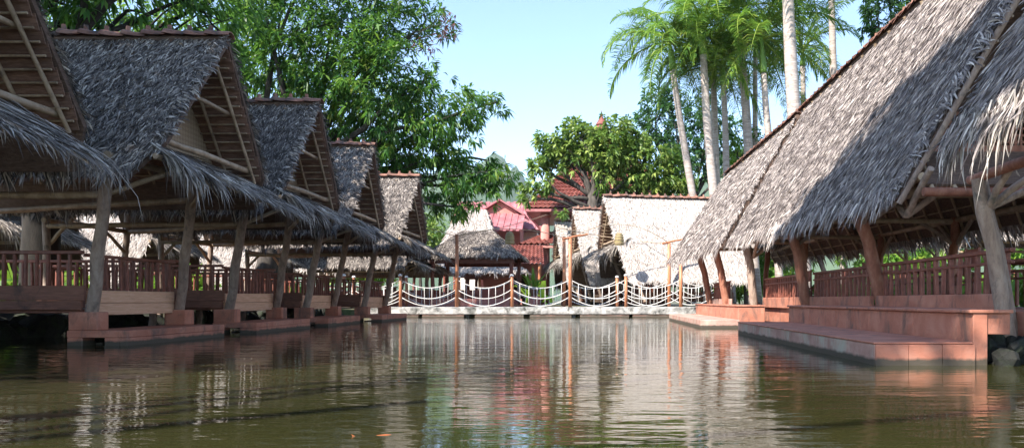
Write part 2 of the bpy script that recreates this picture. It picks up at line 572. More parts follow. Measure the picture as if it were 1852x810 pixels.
def thatch_patch(quads, dens, length, width, mat, seed, ang=0.35, lift=0.10, droop=0.12, name='thatch'):
    """leaf thatch over several quads joined to one mesh; every blade is a real strip"""
    rs = np.random.default_rng(seed)
    Ps, Ds, Ns, Ls, Ws, Dr, T = [], [], [], [], [], [], []
    for (A, B, C, D) in quads:
        a = np.array(B, float) - np.array(A, float)
        b = np.array(C, float) - np.array(D, float)
        h = (np.array(D, float) + np.array(C, float) - np.array(A, float) - np.array(B, float)) / 2
        area = (np.linalg.norm(a) + np.linalg.norm(b)) / 2 * np.linalg.norm(h)
        n = int(area * dens)
        P, dn, ac, N, v = patch(A, B, C, D, n, rs)
        th = rs.normal(0, ang, n)[:, None]
        # courses: blades bunch in rows like laid leaf panels
        d = dn * np.cos(th) + ac * np.sin(th) + N * np.abs(rs.normal(lift, lift * 0.8, n))[:, None]
        Ps.append(P + N * (0.01 + 0.03 * rs.random(n))[:, None])
        Ds.append(d)
        Ns.append(unit(N + ac * rs.normal(0, 0.5, n)[:, None]))
        Ls.append(length * rs.uniform(0.55, 1.35, n))
        Ws.append(width * rs.uniform(0.55, 1.4, n))
        Dr.append(droop * rs.uniform(0, 2.2, n))
        T.append(np.clip(rs.normal(0.45, 0.28, n), 0, 1))
    cat = np.concatenate
    return blade_mesh(cat(Ps), cat(Ds), cat(Ns), cat(Ls), cat(Ws), cat(Dr), mat, seed + 1, cat(T), name)


def fringe(lines, per_m, length, width, mat, seed, out=0.5, droop=0.75, spread=0.3, bundle=True, inset=0.25, name='fringe'):
    """long strands hanging over an eave line; lines: (start, end, outward direction)"""
    rs = np.random.default_rng(seed)
    Ps, Ds, Ns, Ls, Ws, Dr, T = [], [], [], [], [], [], []
    for (A, B, O) in lines:
        A, B, O = np.array(A, float), np.array(B, float), np.array(O, float)
        ln = np.linalg.norm(B - A)
        n = max(4, int(ln * per_m))
        u = rs.random(n)
        bi = np.floor(u * ln / 0.13).astype(int)
        bn = bi.max() + 2
        b_ang = rs.normal(0, spread, bn)
        b_len = rs.uniform(0.45, 1.45, bn)
        b_dr = rs.uniform(0.5, 1.25, bn)
        ax = (B - A) / max(ln, 1e-6)
        th = b_ang[bi] + rs.normal(0, 0.16, n)
        O = O / np.linalg.norm(O)
        d = O[None] + ax[None] * np.tan(np.clip(th, -1, 1))[:, None]
        back = rs.uniform(0, inset, n)[:, None]
        P = A + (B - A) * u[:, None] - O[None] * back
        N = np.cross(d, ax[None])
        N = np.where(N[:, 2:3] < 0, -N, N)
        P = P + unit(N) * (0.02 + 0.06 * rs.random(n))[:, None]
        Ps.append(P)
        Ds.append(d)
        Ns.append(unit(unit(N) + ax[None] * rs.normal(0, 0.5, n)[:, None]))
        Ls.append(length * b_len[bi] * rs.uniform(0.6, 1.2, n))
        Ws.append(width * rs.uniform(0.6, 1.4, n))
        Dr.append(droop * b_dr[bi] * rs.uniform(0.6, 1.3, n))
        T.append(np.clip(rs.normal(0.5, 0.3, n), 0, 1))
    cat = np.concatenate
    return blade_mesh(cat(Ps), cat(Ds), cat(Ns), cat(Ls), cat(Ws), cat(Dr), mat, seed + 1, cat(T), name)


def ridge_tile_mesh():
    mb = MB()
    n = 7
    L = 0.37
    V, Fc = [], []
    for i, (x, s) in enumerate(((0, 1.18), (L * 0.5, 1.05), (L + 0.03, 0.92))):
        for k in range(n):
            t = math.pi * (k / (n - 1)) * 0.86 + math.pi * 0.07
            for rr in (0.13, 0.112):
                V.append((x, math.cos(t) * rr * s * 1.15, math.sin(t) * rr * s + (0.02 if i == 0 else 0)))
    def vid(i, k, o): return (i * n + k) * 2 + o
    for i in range(2):
        for k in range(n - 1):
            Fc.append((vid(i, k, 0), vid(i, k + 1, 0), vid(i + 1, k + 1, 0), vid(i + 1, k, 0)))
            Fc.append((vid(i, k, 1), vid(i + 1, k, 1), vid(i + 1, k + 1, 1), vid(i, k + 1, 1)))
    for i in (0, 2):
        for k in range(n - 1):
            Fc.append((vid(i, k, 0), vid(i, k, 1), vid(i, k + 1, 1), vid(i, k + 1, 0)))
    mb.add(V, Fc)
    mb.tube([(0.04, 0, 0.13), (0.04, 0, 0.24)], [0.045, 0.035], 6)
    return mesh_from(mb.v, mb.f, TILE, False, 'ridge_tile')


RIDGE_TILE = ridge_tile_mesh()


def ridge_tiles(parent, a, b, step=0.36):
    a, b = Vector(a), Vector(b)
    d = b - a
    n = int(d.length / step)
    ang = math.atan2(d.y, d.x)
    pit = -math.atan2(d.z, math.hypot(d.x, d.y))
    for i in range(n):
        o = link('ridge_tile', RIDGE_TILE, parent)
        p = a + d * (i / n)
        o.location = (p.x, p.y, p.z + R.uniform(-0.012, 0.012))
        o.rotation_euler = (R.uniform(-0.07, 0.07), pit + R.uniform(-0.05, 0.03), ang + R.uniform(-0.05, 0.05))


# ------------------------------------------------------------------ the setting: ground, water, hills
def build_ground():
    xs = [-3000, -600, -120, -40, -22, -15, -12.6, -12.0, -10.2, -9.2, -4, 0, 3, 4.4, 5.5, 6.2, 9, 15, 25, 60, 200, 800, 3000]
    ys = [-3000, -400, -80, -24, -20, -19, -12, -4, 0, 4, 8, 12, 16, 20, 24, 28, 31.2, 31.7, 34, 40, 50, 65, 90, 150, 400, 1200, 3500]
    V = []
    rs = random.Random(3)
    for y in ys:
        for x in xs:
            inside = (-10.3 < x < 5.6) and (-19.5 < y < 31.5)
            z = -0.9 if inside else 0.36 + rs.uniform(-0.03, 0.03)
            if y > 31.5 and y < 35: z = 0.3
            if abs(x) > 500 or abs(y) > 350: z = 0.0
            V.append((x, y, z))
    nx = len(xs)
    Fc = [(j * nx + i, j * nx + i + 1, (j + 1) * nx + i + 1, (j + 1) * nx + i) for j in range(len(ys) - 1) for i in range(nx - 1)]
    o = link('ground', mesh_from(V, Fc, GROUNDM, False, 'ground'))
    tag(o, kind='structure')
    w = link('pond_water', mesh_from([(-11.8, -19.8, 0), (6.05, -19.8, 0), (6.05, 31.4, 0), (-11.8, 31.4, 0)], [(0, 1, 2, 3)], WATER, False, 'water'))
    tag(w, kind='structure')


build_ground()


def build_hills():
    V, Fc = [], []
    rs = np.random.default_rng(5)
    nx, ny = 120, 14
    ph = rs.random(8) * 6
    for j in range(ny):
        for i in range(nx):
            x = -1500 + 3000 * i / (nx - 1)
            t = j / (ny - 1)
            y = 1500 + 900 * t
            prof = 230 + 42 * math.sin(x / 260 + ph[0]) + 26 * math.sin(x / 95 + ph[1]) + 13 * math.sin(x / 37 + ph[2]) + 7 * math.sin(x / 17 + ph[3])
            prof += 25 * math.exp(-((x + 330) / 130) ** 2) + 18 * math.exp(-((x + 130) / 90) ** 2)
            h = prof * math.sin(math.pi * min(1, t * 1.0 + 0.0) * 0.5) ** 0.8 * (0.93 + 0.14 * rs.random())
            h += 6 * math.sin(x / 50 + y / 60)
            V.append((x, y, h * 1.6 if j > 0 else -5))
    for j in range(ny - 1):
        for i in range(nx - 1):
            Fc.append((j * nx + i, j * nx + i + 1, (j + 1) * nx + i + 1, (j + 1) * nx + i))
    tag(link('hills', mesh_from(V, Fc, HILLM, True, 'hills')), kind='structure')


build_hills()

# ------------------------------------------------------------------ waterside pavilions (ridge at right angles to the water)
def build_pavilion(root, step=True, pale=False, low_eave=0.0, far=1):
    """local frame: +x towards the water, x=0 the front boards, y along the row, z=0 the water"""
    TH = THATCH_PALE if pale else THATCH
    XB, XF = -4.2, 1.5
    ZR, ZM, ZE = 5.25, 3.1, 2.55 - low_eave * 1.2
    YM, YE = 1.7, 2.02 + low_eave * 0.55
    quads = {}
    for s in (-1, 1):
        up = [(XB, 0, ZR), (1.62, 0, ZR), (XF, s * YM, ZM), (XB, s * YM, ZM)]
        lo = [(XB, s * YM, ZM), (XF, s * YM, ZM), (1.15, s * YE, ZE), (XB, s * YE, ZE)]
        quads[s] = (up, lo)
        mb = MB()
        for q in (up, lo):
            qq = q if s < 0 else q[::-1]
            qq = [Vector(p) for p in qq]
            nrm = (qq[2] - qq[0]).cross(qq[3] - qq[1])
            if nrm.z < 0: qq = qq[::-1]
            mb.slab(qq, 0.07)
        roof = mb.build('roof_slope', BACKING, root)
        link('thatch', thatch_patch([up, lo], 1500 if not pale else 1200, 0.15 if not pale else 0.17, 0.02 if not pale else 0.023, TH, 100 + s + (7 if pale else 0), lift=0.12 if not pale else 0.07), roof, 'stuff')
        # underside: rafters down the slope, battens along it
        nrm = Vector((0, -s * (ZR - ZM), -YM)).normalized() * (0.19 if s == far else 0.10)
        for x in (1.36, 0.86, 0.36, -0.6, -1.7, -2.8, -3.9):
            a = Vector((x, 0, ZR)) + nrm
            b = Vector((x, s * YM, ZM)) + nrm
            rod(roof, 'rafter', a, b, 0.032, BAMBOO, 6)
        if s == far:
            nn = nrm.normalized() * 0.075
            dn = Vector((0, s * YM, ZM - ZR))
            for k in range(16):
                a0, a1 = k / 16, (k + 1.15) / 16
                qa = Vector((XB + 0.02, 0, ZR)) + dn * a0 + nn * (1.0)
                qb = Vector((XB + 0.02, 0, ZR)) + dn * min(a1, 1.0) + nn * (1.55)
                xe = 1.6 - 0.12 * a0
                jj = R.uniform(-0.02, 0.03)
                cm = MB()
                cm.slab([qa, Vector((xe + jj, qa.y, qa.z)), Vector((xe + jj - 0.01, qb.y, qb.z)), qb], 0.012)
                cm.build('leaf_course', COURSE, roof)
            nn = nn * 1.9
            for k in range(15):
                t = (k + 0.6) / 15.4
                y, z = s * YM * t, ZR + (ZM - ZR) * t
                p = Vector((XB, y, z)) + nn
                rod(roof, 'batten', p, (1.55 - 0.1 * t, p.y, p.z), 0.018, BAMBOO, 6)
        # leaf ends along the gable edge
        link('verge_leaves', fringe([((1.62, 0, ZR), (XF, s * YM, ZM), (0.9, 0.0, -0.25))], 90, 0.13, 0.03, TH, 140 + s, droop=0.3, inset=0.2, name='verge'), roof, 'stuff')
    # lower eave fringes of both slopes
    link('eave_fringe', fringe([((XB, -YE, ZE), (1.15, -YE, ZE), (0, -0.55, -0.75)), ((1.15, YE, ZE), (XB, YE, ZE), (0, 0.55, -0.75))],
                               120, 0.24, 0.026, TH, 171, droop=0.5), root, 'stuff')
    ridge = rod(root, 'ridge_pole', (XB, 0, ZR - 0.14), (1.45, 0, ZR - 0.14), 0.05, BAMBOO)
    cap = MB()
    cap.tube([(XB, 0, ZR + 0.0), (1.6, 0, ZR + 0.0)], 0.07, 8)
    rc = cap.build('ridge_cap', BACKING, root)
    ridge_tiles(rc, (XB, 0, ZR + 0.0), (1.64, 0, ZR + 0.0))
    # gable: woven triangle set back, collar and tie poles
    xw = 0.62
    mb = MB()
    t0 = 0.93
    mb.add([(xw, 0, ZR - 0.3), (xw, -YM * t0, ZM + 0.08), (xw, YM * t0, ZM + 0.08), (xw - 0.03, 0, ZR - 0.3), (xw - 0.03, -YM * t0, ZM + 0.08), (xw - 0.03, YM * t0, ZM + 0.08)],
           [(0, 1, 2), (5, 4, 3), (0, 3, 4, 1), (1, 4, 5, 2), (2, 5, 3, 0)])
    mb.build('woven_gable', WOVEN, root)
    mb = MB()
    xb = XB + 0.1
    mb.add([(xb, 0, ZR - 0.3), (xb, -YM * t0, ZM), (xb, YM * t0, ZM), (xb + 0.03, 0, ZR - 0.3), (xb + 0.03, -YM * t0, ZM), (xb + 0.03, YM * t0, ZM)],
           [(0, 2, 1), (3, 4, 5), (0, 1, 4, 3), (1, 2, 5, 4), (2, 0, 3, 5)])
    mb.build('woven_gable', WOVEN, root)
    for z, r in ((4.12, 0.04), (3.2, 0.055)):
        w = YM * (ZR - z) / (ZR - ZM) - 0.14
        rod(root, 'collar_pole', (1.28, -w, z), (1.28, w, z), r, BAMBOO)
    # skirt roof over the water front
    sk = [(0.85, -1.4, 3.22), (0.85, 1.6, 3.2), (2.15, 1.62, 2.44), (1.85, -1.95, 2.74)]
    mb = MB()
    q = [Vector(p) for p in sk]
    if (q[2] - q[0]).cross(q[3] - q[1]).z < 0: q = q[::-1]
    mb.slab(q, 0.05)
    hip = [Vector(p) for p in ((0.9, -1.72, 3.3), (2.1, -2.0, 2.48), (0.85, -2.2, 2.6))]
    skirt = mb.build('skirt_roof', BACKING, root)
    link('thatch', thatch_patch([sk], 420, 0.5, 0.026, FROND_DRY, 180, ang=0.38, lift=0.045, droop=0.16), skirt, 'stuff')
    link('skirt_fringe', fringe([((2.15, 1.62, 2.44), (1.85, -1.95, 2.74), (0.85, 0.1, -0.5))], 110, 0.34, 0.024, FROND_DRY, 190, droop=0.6, spread=0.4, inset=0.35), skirt, 'stuff')
    link('hip_fringe', fringe([((1.9, -1.3, 2.68), (1.85, -1.95, 2.74), (0.8, 0.0, -0.5)),
                               ((1.85, -1.95, 2.74), (1.3, -1.7, 3.05), (0.85, -0.2, -0.4)),
                               ((0.95, 1.72, 3.15), (2.15, 1.62, 2.44), (0.75, 0.25, -0.5))], 120, 0.66, 0.026, FROND_DRY, 195, droop=0.75, spread=0.28, inset=0.3), skirt, 'stuff')
    for k in range(10):
        y = -1.85 + 3.9 * k / 9
        u = k / 9
        y = -1.85 + 3.4 * u
        rod(skirt, 'rafter', (0.7, y * 0.72, 3.4 - 0.2 * u), (1.82 + 0.28 * u, y, 2.66 - 0.28 * u), 0.026, BAMBOO, 6)
    rod(root, 'eave_pole', (1.5, -1.95, 2.84), (1.6, 1.6, 2.68), 0.045, BAMBOO)
    rod(root, 'eave_pole', (0.78, -1.95, 2.86), (0.78, 1.7, 2.86), 0.055, BAMBOO)
    # posts
    P = [((0.15, -1.36, 0.5), (0.75, -1.85, 2.75), 0.092), ((0.05, 1.25, 0.5), (0.75, 0.5, 2.85), 0.088),
         ((-3.8, -1.3, 0.2), (-3.7, -1.4, 2.9), 0.075), ((-3.8, 1.3, 0.2), (-3.7, 1.35, 2.9), 0.075)]
    for a, b, r in P:
        rod(root, 'post', a, b, r, LOG, 10)
    rod(root, 'brace', (0.62, 0.62, 2.4), (1.5, -0.4, 2.72), 0.04, BAMBOO)
    rod(root, 'brace', (0.62, -1.74, 2.3), (1.5, -1.2, 2.78), 0.04, BAMBOO)
    rod(root, 'tie_beam', (0.65, -1.7, 2.3), (-3.7, -1.4, 2.3), 0.055, BAMBOO)
    rod(root, 'tie_beam', (0.65, 0.75, 2.55), (-3.7, 1.3, 2.4), 0.055, BAMBOO)
    rod(root, 'tie_beam', (-3.7, -1.5, 2.42), (-3.7, 1.5, 2.42), 0.055, BAMBOO)
    rod(root, 'brace', (-3.75, -1.3, 1.9), (-3.1, -1.4, 2.5), 0.04, BAMBOO)
    rod(root, 'brace', (-3.75, 1.3, 1.9), (-3.7, 0.4, 2.42), 0.04, BAMBOO)
    # floor and its boards
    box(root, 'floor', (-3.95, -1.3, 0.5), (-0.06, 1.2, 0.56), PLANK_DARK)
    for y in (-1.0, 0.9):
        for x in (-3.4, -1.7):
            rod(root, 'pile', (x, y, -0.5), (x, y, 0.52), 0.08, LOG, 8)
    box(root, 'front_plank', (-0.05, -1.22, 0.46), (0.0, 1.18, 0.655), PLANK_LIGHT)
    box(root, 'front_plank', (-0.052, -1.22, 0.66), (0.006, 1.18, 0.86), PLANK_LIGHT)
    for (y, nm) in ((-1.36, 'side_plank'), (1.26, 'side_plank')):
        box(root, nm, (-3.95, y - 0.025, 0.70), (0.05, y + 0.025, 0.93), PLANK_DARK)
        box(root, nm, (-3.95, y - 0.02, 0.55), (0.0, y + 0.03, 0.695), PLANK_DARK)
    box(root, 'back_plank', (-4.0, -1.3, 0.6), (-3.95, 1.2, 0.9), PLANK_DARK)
    # railings
    rl = box(root, 'railing', (-0.06, -1.25, 1.39), (0.02, 1.2, 1.44), RAILWOOD)
    def bal(rail, x, y, z0, z1, tilt, alongx):
        o = box(rail, 'baluster', (-0.022, -0.022, -(z1 - z0) / 2), (0.022, 0.022, (z1 - z0) / 2), RAILWOOD)
        o.location = Vector((x, y, (z0 + z1) / 2)) - rail.location
        o.rotation_euler = (R.uniform(-0.03, 0.03), R.uniform(-0.03, 0.03), R.uniform(-0.2, 0.2))
    for k in range(13):
        bal(rl, -0.025, -1.1 + 2.15 * k / 12, 0.86, 1.4, 0, False)
    for y in (-1.36, 1.26):
        rl = box(root, 'railing', (-3.95, y - 0.04, 1.42), (0.02, y + 0.04, 1.475), RAILWOOD)
        for k in range(22):
            bal(rl, -3.8 + 0.172 * k, y, 0.93, 1.43, 0, True)
    rl = box(root, 'railing', (-4.01, -1.3, 1.39), (-3.94, 1.2, 1.44), RAILWOOD)
    for k in range(12):
        bal(rl, -3.975, -1.15 + 0.2 * k, 0.9, 1.4, 0, False)
    # low table
    tb = box(root, 'low_table', (-2.6, -0.5, 0.86), (-1.2, 0.45, 0.91), PLANK_DARK)
    for dx in (-0.62, 0.62):
        for dy in (-0.4, 0.4):
            o = box(tb, 'leg', (-0.03, -0.03, -0.15), (0.03, 0.03, 0.15), RAILWOOD)
            o.location = (dx, dy, -0.17)
    if step:
        mb = MB()
        mb.box((-0.14, -1.5, 0.125), (0.8, 1.5, 0.235))
        mb.box((0.68, -1.497, -0.5), (0.797, 1.497, 0.124))
        mb.box((-0.137, -1.497, -0.5), (0.1, -1.2, 0.124))
        mb.box((0.44, -1.497, -0.5), (0.679, -1.35, 0.124))
        mb.box((-0.137, 1.3, -0.5), (0.679, 1.497, 0.124))
        mb.box((0.1, -1.19, -0.5), (0.2, 1.29, 0.03))
        mb.build('step_slab', TERRA, root, bevel=0.012)
        box(root, 'plinth_block', (-0.12, -1.495, 0.236), (0.33, -1.22, 0.52), TERRA, 0.012)
        box(root, 'plinth_block', (-0.16, 1.12, 0.236), (0.24, 1.44, 0.52), TERRA, 0.012)


PG = 'thatched pavilions along the left bank'
pav = thing('thatched_pavilion', 'second nearest thatched pavilion on the left bank, its grey roof dappled by sun', 'pavilion', (-8, 12.9, 0), 0, PG)
build_pavilion(pav)
LEFT = [(17.2, -7.98, 'third thatched pavilion on the left bank, between the dappled roof and a tiled ridge'),
        (21.5, -8.05, 'fourth thatched pavilion from the camera on the left bank, reddish ridge tiles'),
        (25.8, -7.75, 'fifth thatched pavilion on the left bank, under the hanging mango branches'),
        ]
DY = {17.2: (1.0, 1.0), 21.5: (0.985, 1.0), 25.8: (0.95, 0.95), 30.2: (0.8, 0.8)}
for (y, x, lab) in LEFT:
    c = copy_tree(pav)
    c.location = (x, y, 0)
    c.scale = (1, 1, DY[y][0])
    c.rotation_euler = (R.uniform(-0.008, 0.008), R.uniform(-0.008, 0.008), R.uniform(-0.03, 0.03))
    c['label'] = lab
# nearest left pavilion, cut by the picture edge: no step slab
pe = thing('thatched_pavilion', 'farthest small thatched pavilion of the left row, behind the rope railing end', 'pavilion', (-9.9, 36.0, 0.2), 0, PG)
for ch in list(pav.children):
    if ch.name.split('.')[0] not in ('step_slab', 'plinth_block', 'low_table'):
        copy_tree(ch, pe)
pe.scale = (0.95, 0.9, 0.8)
pv0 = thing('thatched_pavilion', 'nearest left pavilion cut by the frame, long dry leaf strands on its skirt', 'pavilion', (-8.5, 8.5, 0), 0, PG)
for ch in list(pav.children):
    if ch.name.split('.')[0] not in ('step_slab', 'plinth_block') and not (ch.name.startswith('post') and ch.location.x > -1 and ch.location.y > 0):
        c = copy_tree(ch, pv0)
        if ch.name.split('.')[0] in ('skirt_roof', 'eave_pole'): c.location.y -= 1.05; c.location.x += 0.25
for y, z in ((-1.36, 0.5), (1.25, 0.5)):
    rod(pv0, 'pile', (-0.4, y, -0.5), (-0.4, y, 0.52), 0.09, LOG, 8)

# far right row beyond the bridge: same kind, facing left, pale and sunlit
FG = 'pale thatched pavilions beyond the bridge'
pal = thing('thatched_pavilion', 'large pale thatched pavilion beyond the bridge with basket lantern before its roof', 'pavilion', (2.2, 36.6, 0.1), math.pi + 0.2, FG)
build_pavilion(pal, step=False, pale=True, low_eave=1.0, far=-1)
pal.scale = (1.1, 1.2, 1.08)
for (x, y, s, lab) in [(0.25, 41.6, 1.08, 'middle pale thatched pavilion beyond the bridge, left of the largest one'),
                       (-1.05, 46.8, 1.06, 'farthest narrow pale thatched pavilion beside the red tiled building')]:
    c = copy_tree(pal)
    c.location = (x, y, 0.1)
    c.scale = (0.9, 1.0, s)
    c['label'] = lab

# pavilions of the second row, behind the left bank
BG = 'thatched pavilions behind the left row'
for i, (x, y, lab) in enumerate([(-17.5, 15.2, 'sunlit pavilion behind the left row, seen beside the dark tree trunk'),
                                 (-17.0, 20.6, 'sunlit pavilion behind the second row posts with pale leaf eaves'),
                                 (-16.5, 26.5, 'sunlit pavilion behind the left row near the leafy shrub'),
                                 (-15.5, 33.0, 'pale thatched pavilion behind the end of the left row')]):
    c = thing('thatched_pavilion', lab, 'pavilion', (x, y, -0.1), 0.08, BG)
    for ch in list(pal.children):
        if ch.name.split('.')[0] not in ('step_slab', 'plinth_block', 'low_table'):
            copy_tree(ch, c)
    c.scale = (1, 1, 0.98)

# pavilions behind the right bank, seen under the long roofs
RG = 'thatched pavilions behind the right bank'
for (x, y, lab) in [(8.9, 28.6, 'sunlit pavilion seen under the right roof behind the leaning red post'),
                    (15.0, 28.3, 'sunlit pavilion seen under the right roof beyond the green shrubs')]:
    c = thing('thatched_pavilion', lab, 'pavilion', (x, y, 0.35), math.pi, RG)
    for ch in list(pav.children):
        if ch.name.split('.')[0] not in ('step_slab', 'plinth_block', 'low_table'):
            copy_tree(ch, c)
    c.scale = (1, 1, 1.0)


# ------------------------------------------------------------------ right bank: long roofs with the ridge along the water
def long_roof(root, E0, E1, G0, G1, seed, dens=1500, ln=0.18, wd=0.018, verges=None):
    E0, E1, G0, G1 = [Vector(p) for p in (E0, E1, G0, G1)]
    def mir(e, g): return Vector((2 * g.x - e.x, e.y, e.z))
    M0, M1 = mir(E0, G0), mir(E1, G1)
    for side, (a, b, c, d) in enumerate(((G0, G1, E1, E0), (G1, G0, M0, M1))):
        q = [a, b, c, d]
        if (q[2] - q[0]).cross(q[3] - q[1]).z < 0: qs = q[::-1]
        else: qs = q
        mb = MB()
        nu, nv = 14, 8
        up = (qs[2] - qs[0]).cross(qs[3] - qs[1]).normalized()
        V, Fc = [], []
        for off in (0.0, 0.08):
            for j in range(nv + 1):
                for i in range(nu + 1):
                    V.append(a.lerp(b, i / nu).lerp(d.lerp(c, i / nu), j / nv) - up * off)
        w, m = nu + 1, (nu + 1) * (nv + 1)
        for j in range(nv):
            for i in range(nu):
                k = j * w + i
                Fc.append((k, k + w, k + w + 1, k + 1))
                Fc.append((m + k, m + k + 1, m + k + w + 1, m + k + w))
        for i in range(nu):
            Fc.append((i, i + 1, m + i + 1, m + i))
            k = nv * w + i
            Fc.append((k + 1, k, m + k, m + k + 1))
        for j in range(nv):
            k = j * w
            Fc.append((k + w, k, m + k, m + k + w))
            k = j * w + nu
            Fc.append((k, k + w, m + k + w, m + k))
        mb.add(V, Fc)
        roof = mb.build('roof_slope', BACKING, root)
        link('thatch', thatch_patch([(a, b, c, d)], dens if side == 0 else 150, ln if side == 0 else 0.5, wd if side == 0 else 0.06, THATCH_R, seed + side, ang=0.3, lift=0.1), roof, 'stuff')
        o = Vector((-0.5 if side == 0 else 0.5, 0, -0.8))
        link('eave_fringe', fringe([(d, c, o)], 150, 0.3, 0.024, THATCH_R, seed + 5 + side, droop=0.5), roof, 'stuff')
        if side == 0:
            link('verge_leaves', fringe([(G0, E0, (0.0, -1.0, -0.3)), (E1, G1, (-0.2, 0.9, -0.3))], 90, 0.18, 0.024, THATCH_R, seed + 9, droop=0.3), roof, 'stuff')
        # rafters and battens under the slope
        nrm = (qs[2] - qs[0]).cross(qs[3] - qs[1]).normalized()
        L = (b - a).length
        n = int(L / 0.8)
        for k in range(n + 1):
            t = 0.03 + 0.94 * k / n
            p = a.lerp(b, t) - nrm * 0.14
            r = d.lerp(c, t) - nrm * 0.14
            rod(roof, 'rafter', p, r, 0.035, BAMBOO, 6)
        for k in range(14):
            t = (k + 0.7) / 14.5
            p = a.lerp(d, t) - nrm * 0.11
            r = b.lerp(c, t) - nrm * 0.11
            rod(roof, 'batten', p, r, 0.018, BAMBOO, 6)
    mb = MB()
    mb.tube([G0, G1], 0.08, 8)
    rc = mb.build('ridge_cap', BACKING, root)
    ridge_tiles(rc, G0, G1, 0.37)
    rod(root, 'ridge_pole', G0 - Vector((0, 0.2, 0.25)), G1 - Vector((0, -0.2, 0.25)), 0.06, BAMBOO)
    # gable verge poles
    for g, e in verges or ((G0, E0), (G1, E1)):
        g, e = Vector(g), Vector(e)
        rod(root, 'verge_pole', g + Vector((-0.02, -0.04, -0.12)), e + Vector((0.0, -0.04, -0.1)), 0.045, LOG)
        rod(root, 'verge_pole', g + Vector((0.02, -0.04, -0.12)), mir(e, g) + Vector((0.0, -0.04, -0.1)), 0.045, LOG)


THATCH_R = strands('right_bank_thatch_leaf', [(0.0, (0.07, 0.055, 0.053)), (0.35, (0.24, 0.2, 0.185)), (0.7, (0.46, 0.395, 0.355)), (1.0, (0.72, 0.64, 0.57))], 0.7, 0.12, patch=0.3)


def rail_run(root, x, y0, y1, zb, zt, n):
    rl = box(root, 'railing', (x - 0.04, y0, zt - 0.05), (x + 0.04, y1, zt), RAILWOOD)
    r2 = box(root, 'railing', (x - 0.03, y0, zt - 0.19), (x + 0.03, y1, zt - 0.15), RAILWOOD)
    for k in range(n):
        y = y0 + (y1 - y0) * (k + 0.5) / n
        h = zt - 0.05 - zb
        o = box(rl, 'baluster', (-0.028, -0.03, -h / 2), (0.028, 0.03, h / 2), RAILWOOD)
        o.location = Vector((x, y, zb + h / 2)) - rl.location
        o.rotation_euler = (R.uniform(-0.03, 0.03), R.uniform(-0.03, 0.03), R.uniform(-0.15, 0.15))


def rail_run_x(root, y, x0, x1, zb, zt, n):
    rl = box(root, 'railing', (x0, y - 0.04, zt - 0.05), (x1, y + 0.04, zt), RAILWOOD)
    for k in range(n):
        x = x0 + (x1 - x0) * (k + 0.5) / n
        h = zt - 0.05 - zb
        o = box(rl, 'baluster', (-0.028, -0.03, -h / 2), (0.028, 0.03, h / 2), RAILWOOD)
        o.location = Vector((x, y, zb + h / 2)) - rl.location


# R1, the big roof
LG = 'long thatched roofs on the right bank'
r1 = thing('thatched_hall', 'big thatched hall on the right bank, half its steep roof in shade', 'pavilion', (0, 0, 0), 0, LG)
long_roof(r1, (4.35, 10.6, 2.18), (4.05, 24.0, 2.45), (6.5, 9.3, 6.6), (6.3, 23.0, 6.4), 300, verges=[((6.5, 9.3, 6.6), (4.35, 10.6, 2.18))])
for a, b, r, m in [((4.78, 8.5, 0.15), (4.42, 8.5, 2.1), 0.088, LOG), ((5.05, 12.9, 0.55), (4.5, 12.7, 2.45), 0.115, LOG_RED),
                   ((4.85, 16.9, 0.55), (4.45, 16.8, 2.55), 0.115, LOG_RED), ((5.0, 17.4, 0.55), (4.75, 17.3, 2.5), 0.1, LOG_RED),
                   ((4.65, 21.5, 0.5), (4.4, 21.4, 2.5), 0.12, LOG),
                   ((8.2, 12.6, 0.3), (8.4, 12.6, 2.6), 0.1, LOG_RED), ((8.2, 17.0, 0.3), (8.3, 17.0, 2.6), 0.1, LOG_RED), ((8.2, 21.4, 0.3), (8.3, 21.4, 2.6), 0.1, LOG_RED),
                   ((8.3, 8.6, 0.3), (8.4, 8.6, 2.4), 0.1, LOG), ((4.98, 8.7, 0.15), (4.6, 8.75, 2.1), 0.062, LOG)]:
    rod(r1, 'post', a, b, r, m, 10)
rod(r1, 'gable_beam', (4.55, 10.22, 2.2), (8.4, 10.22, 2.2), 0.06, LOG_RED)
rod(r1, 'eave_pole', (4.62, 10.4, 2.44), (4.35, 24.0, 2.62), 0.06, BAMBOO)
rod(r1, 'eave_pole', (8.3, 10.4, 2.45), (8.3, 24.0, 2.62), 0.06, BAMBOO)
for y in (10.9, 12.8, 17.0, 21.4):
    rod(r1, 'tie_beam', (4.62, y, 2.3 if y < 11 else 2.52), (8.3, y, 2.3 if y < 11 else 2.52), 0.06, BAMBOO)
    for s, x in ((1, 4.6), (-1, 8.3)):
        rod(r1, 'brace', (x, y, 1.95), (x + s * 0.8, y, 2.5), 0.05, LOG)
        rod(r1, 'brace', (x, y, 1.95), (x, y + 0.8, 2.5), 0.05, LOG)
        rod(r1, 'brace', (x, y, 1.95), (x, y - 0.8, 2.5), 0.05, LOG)
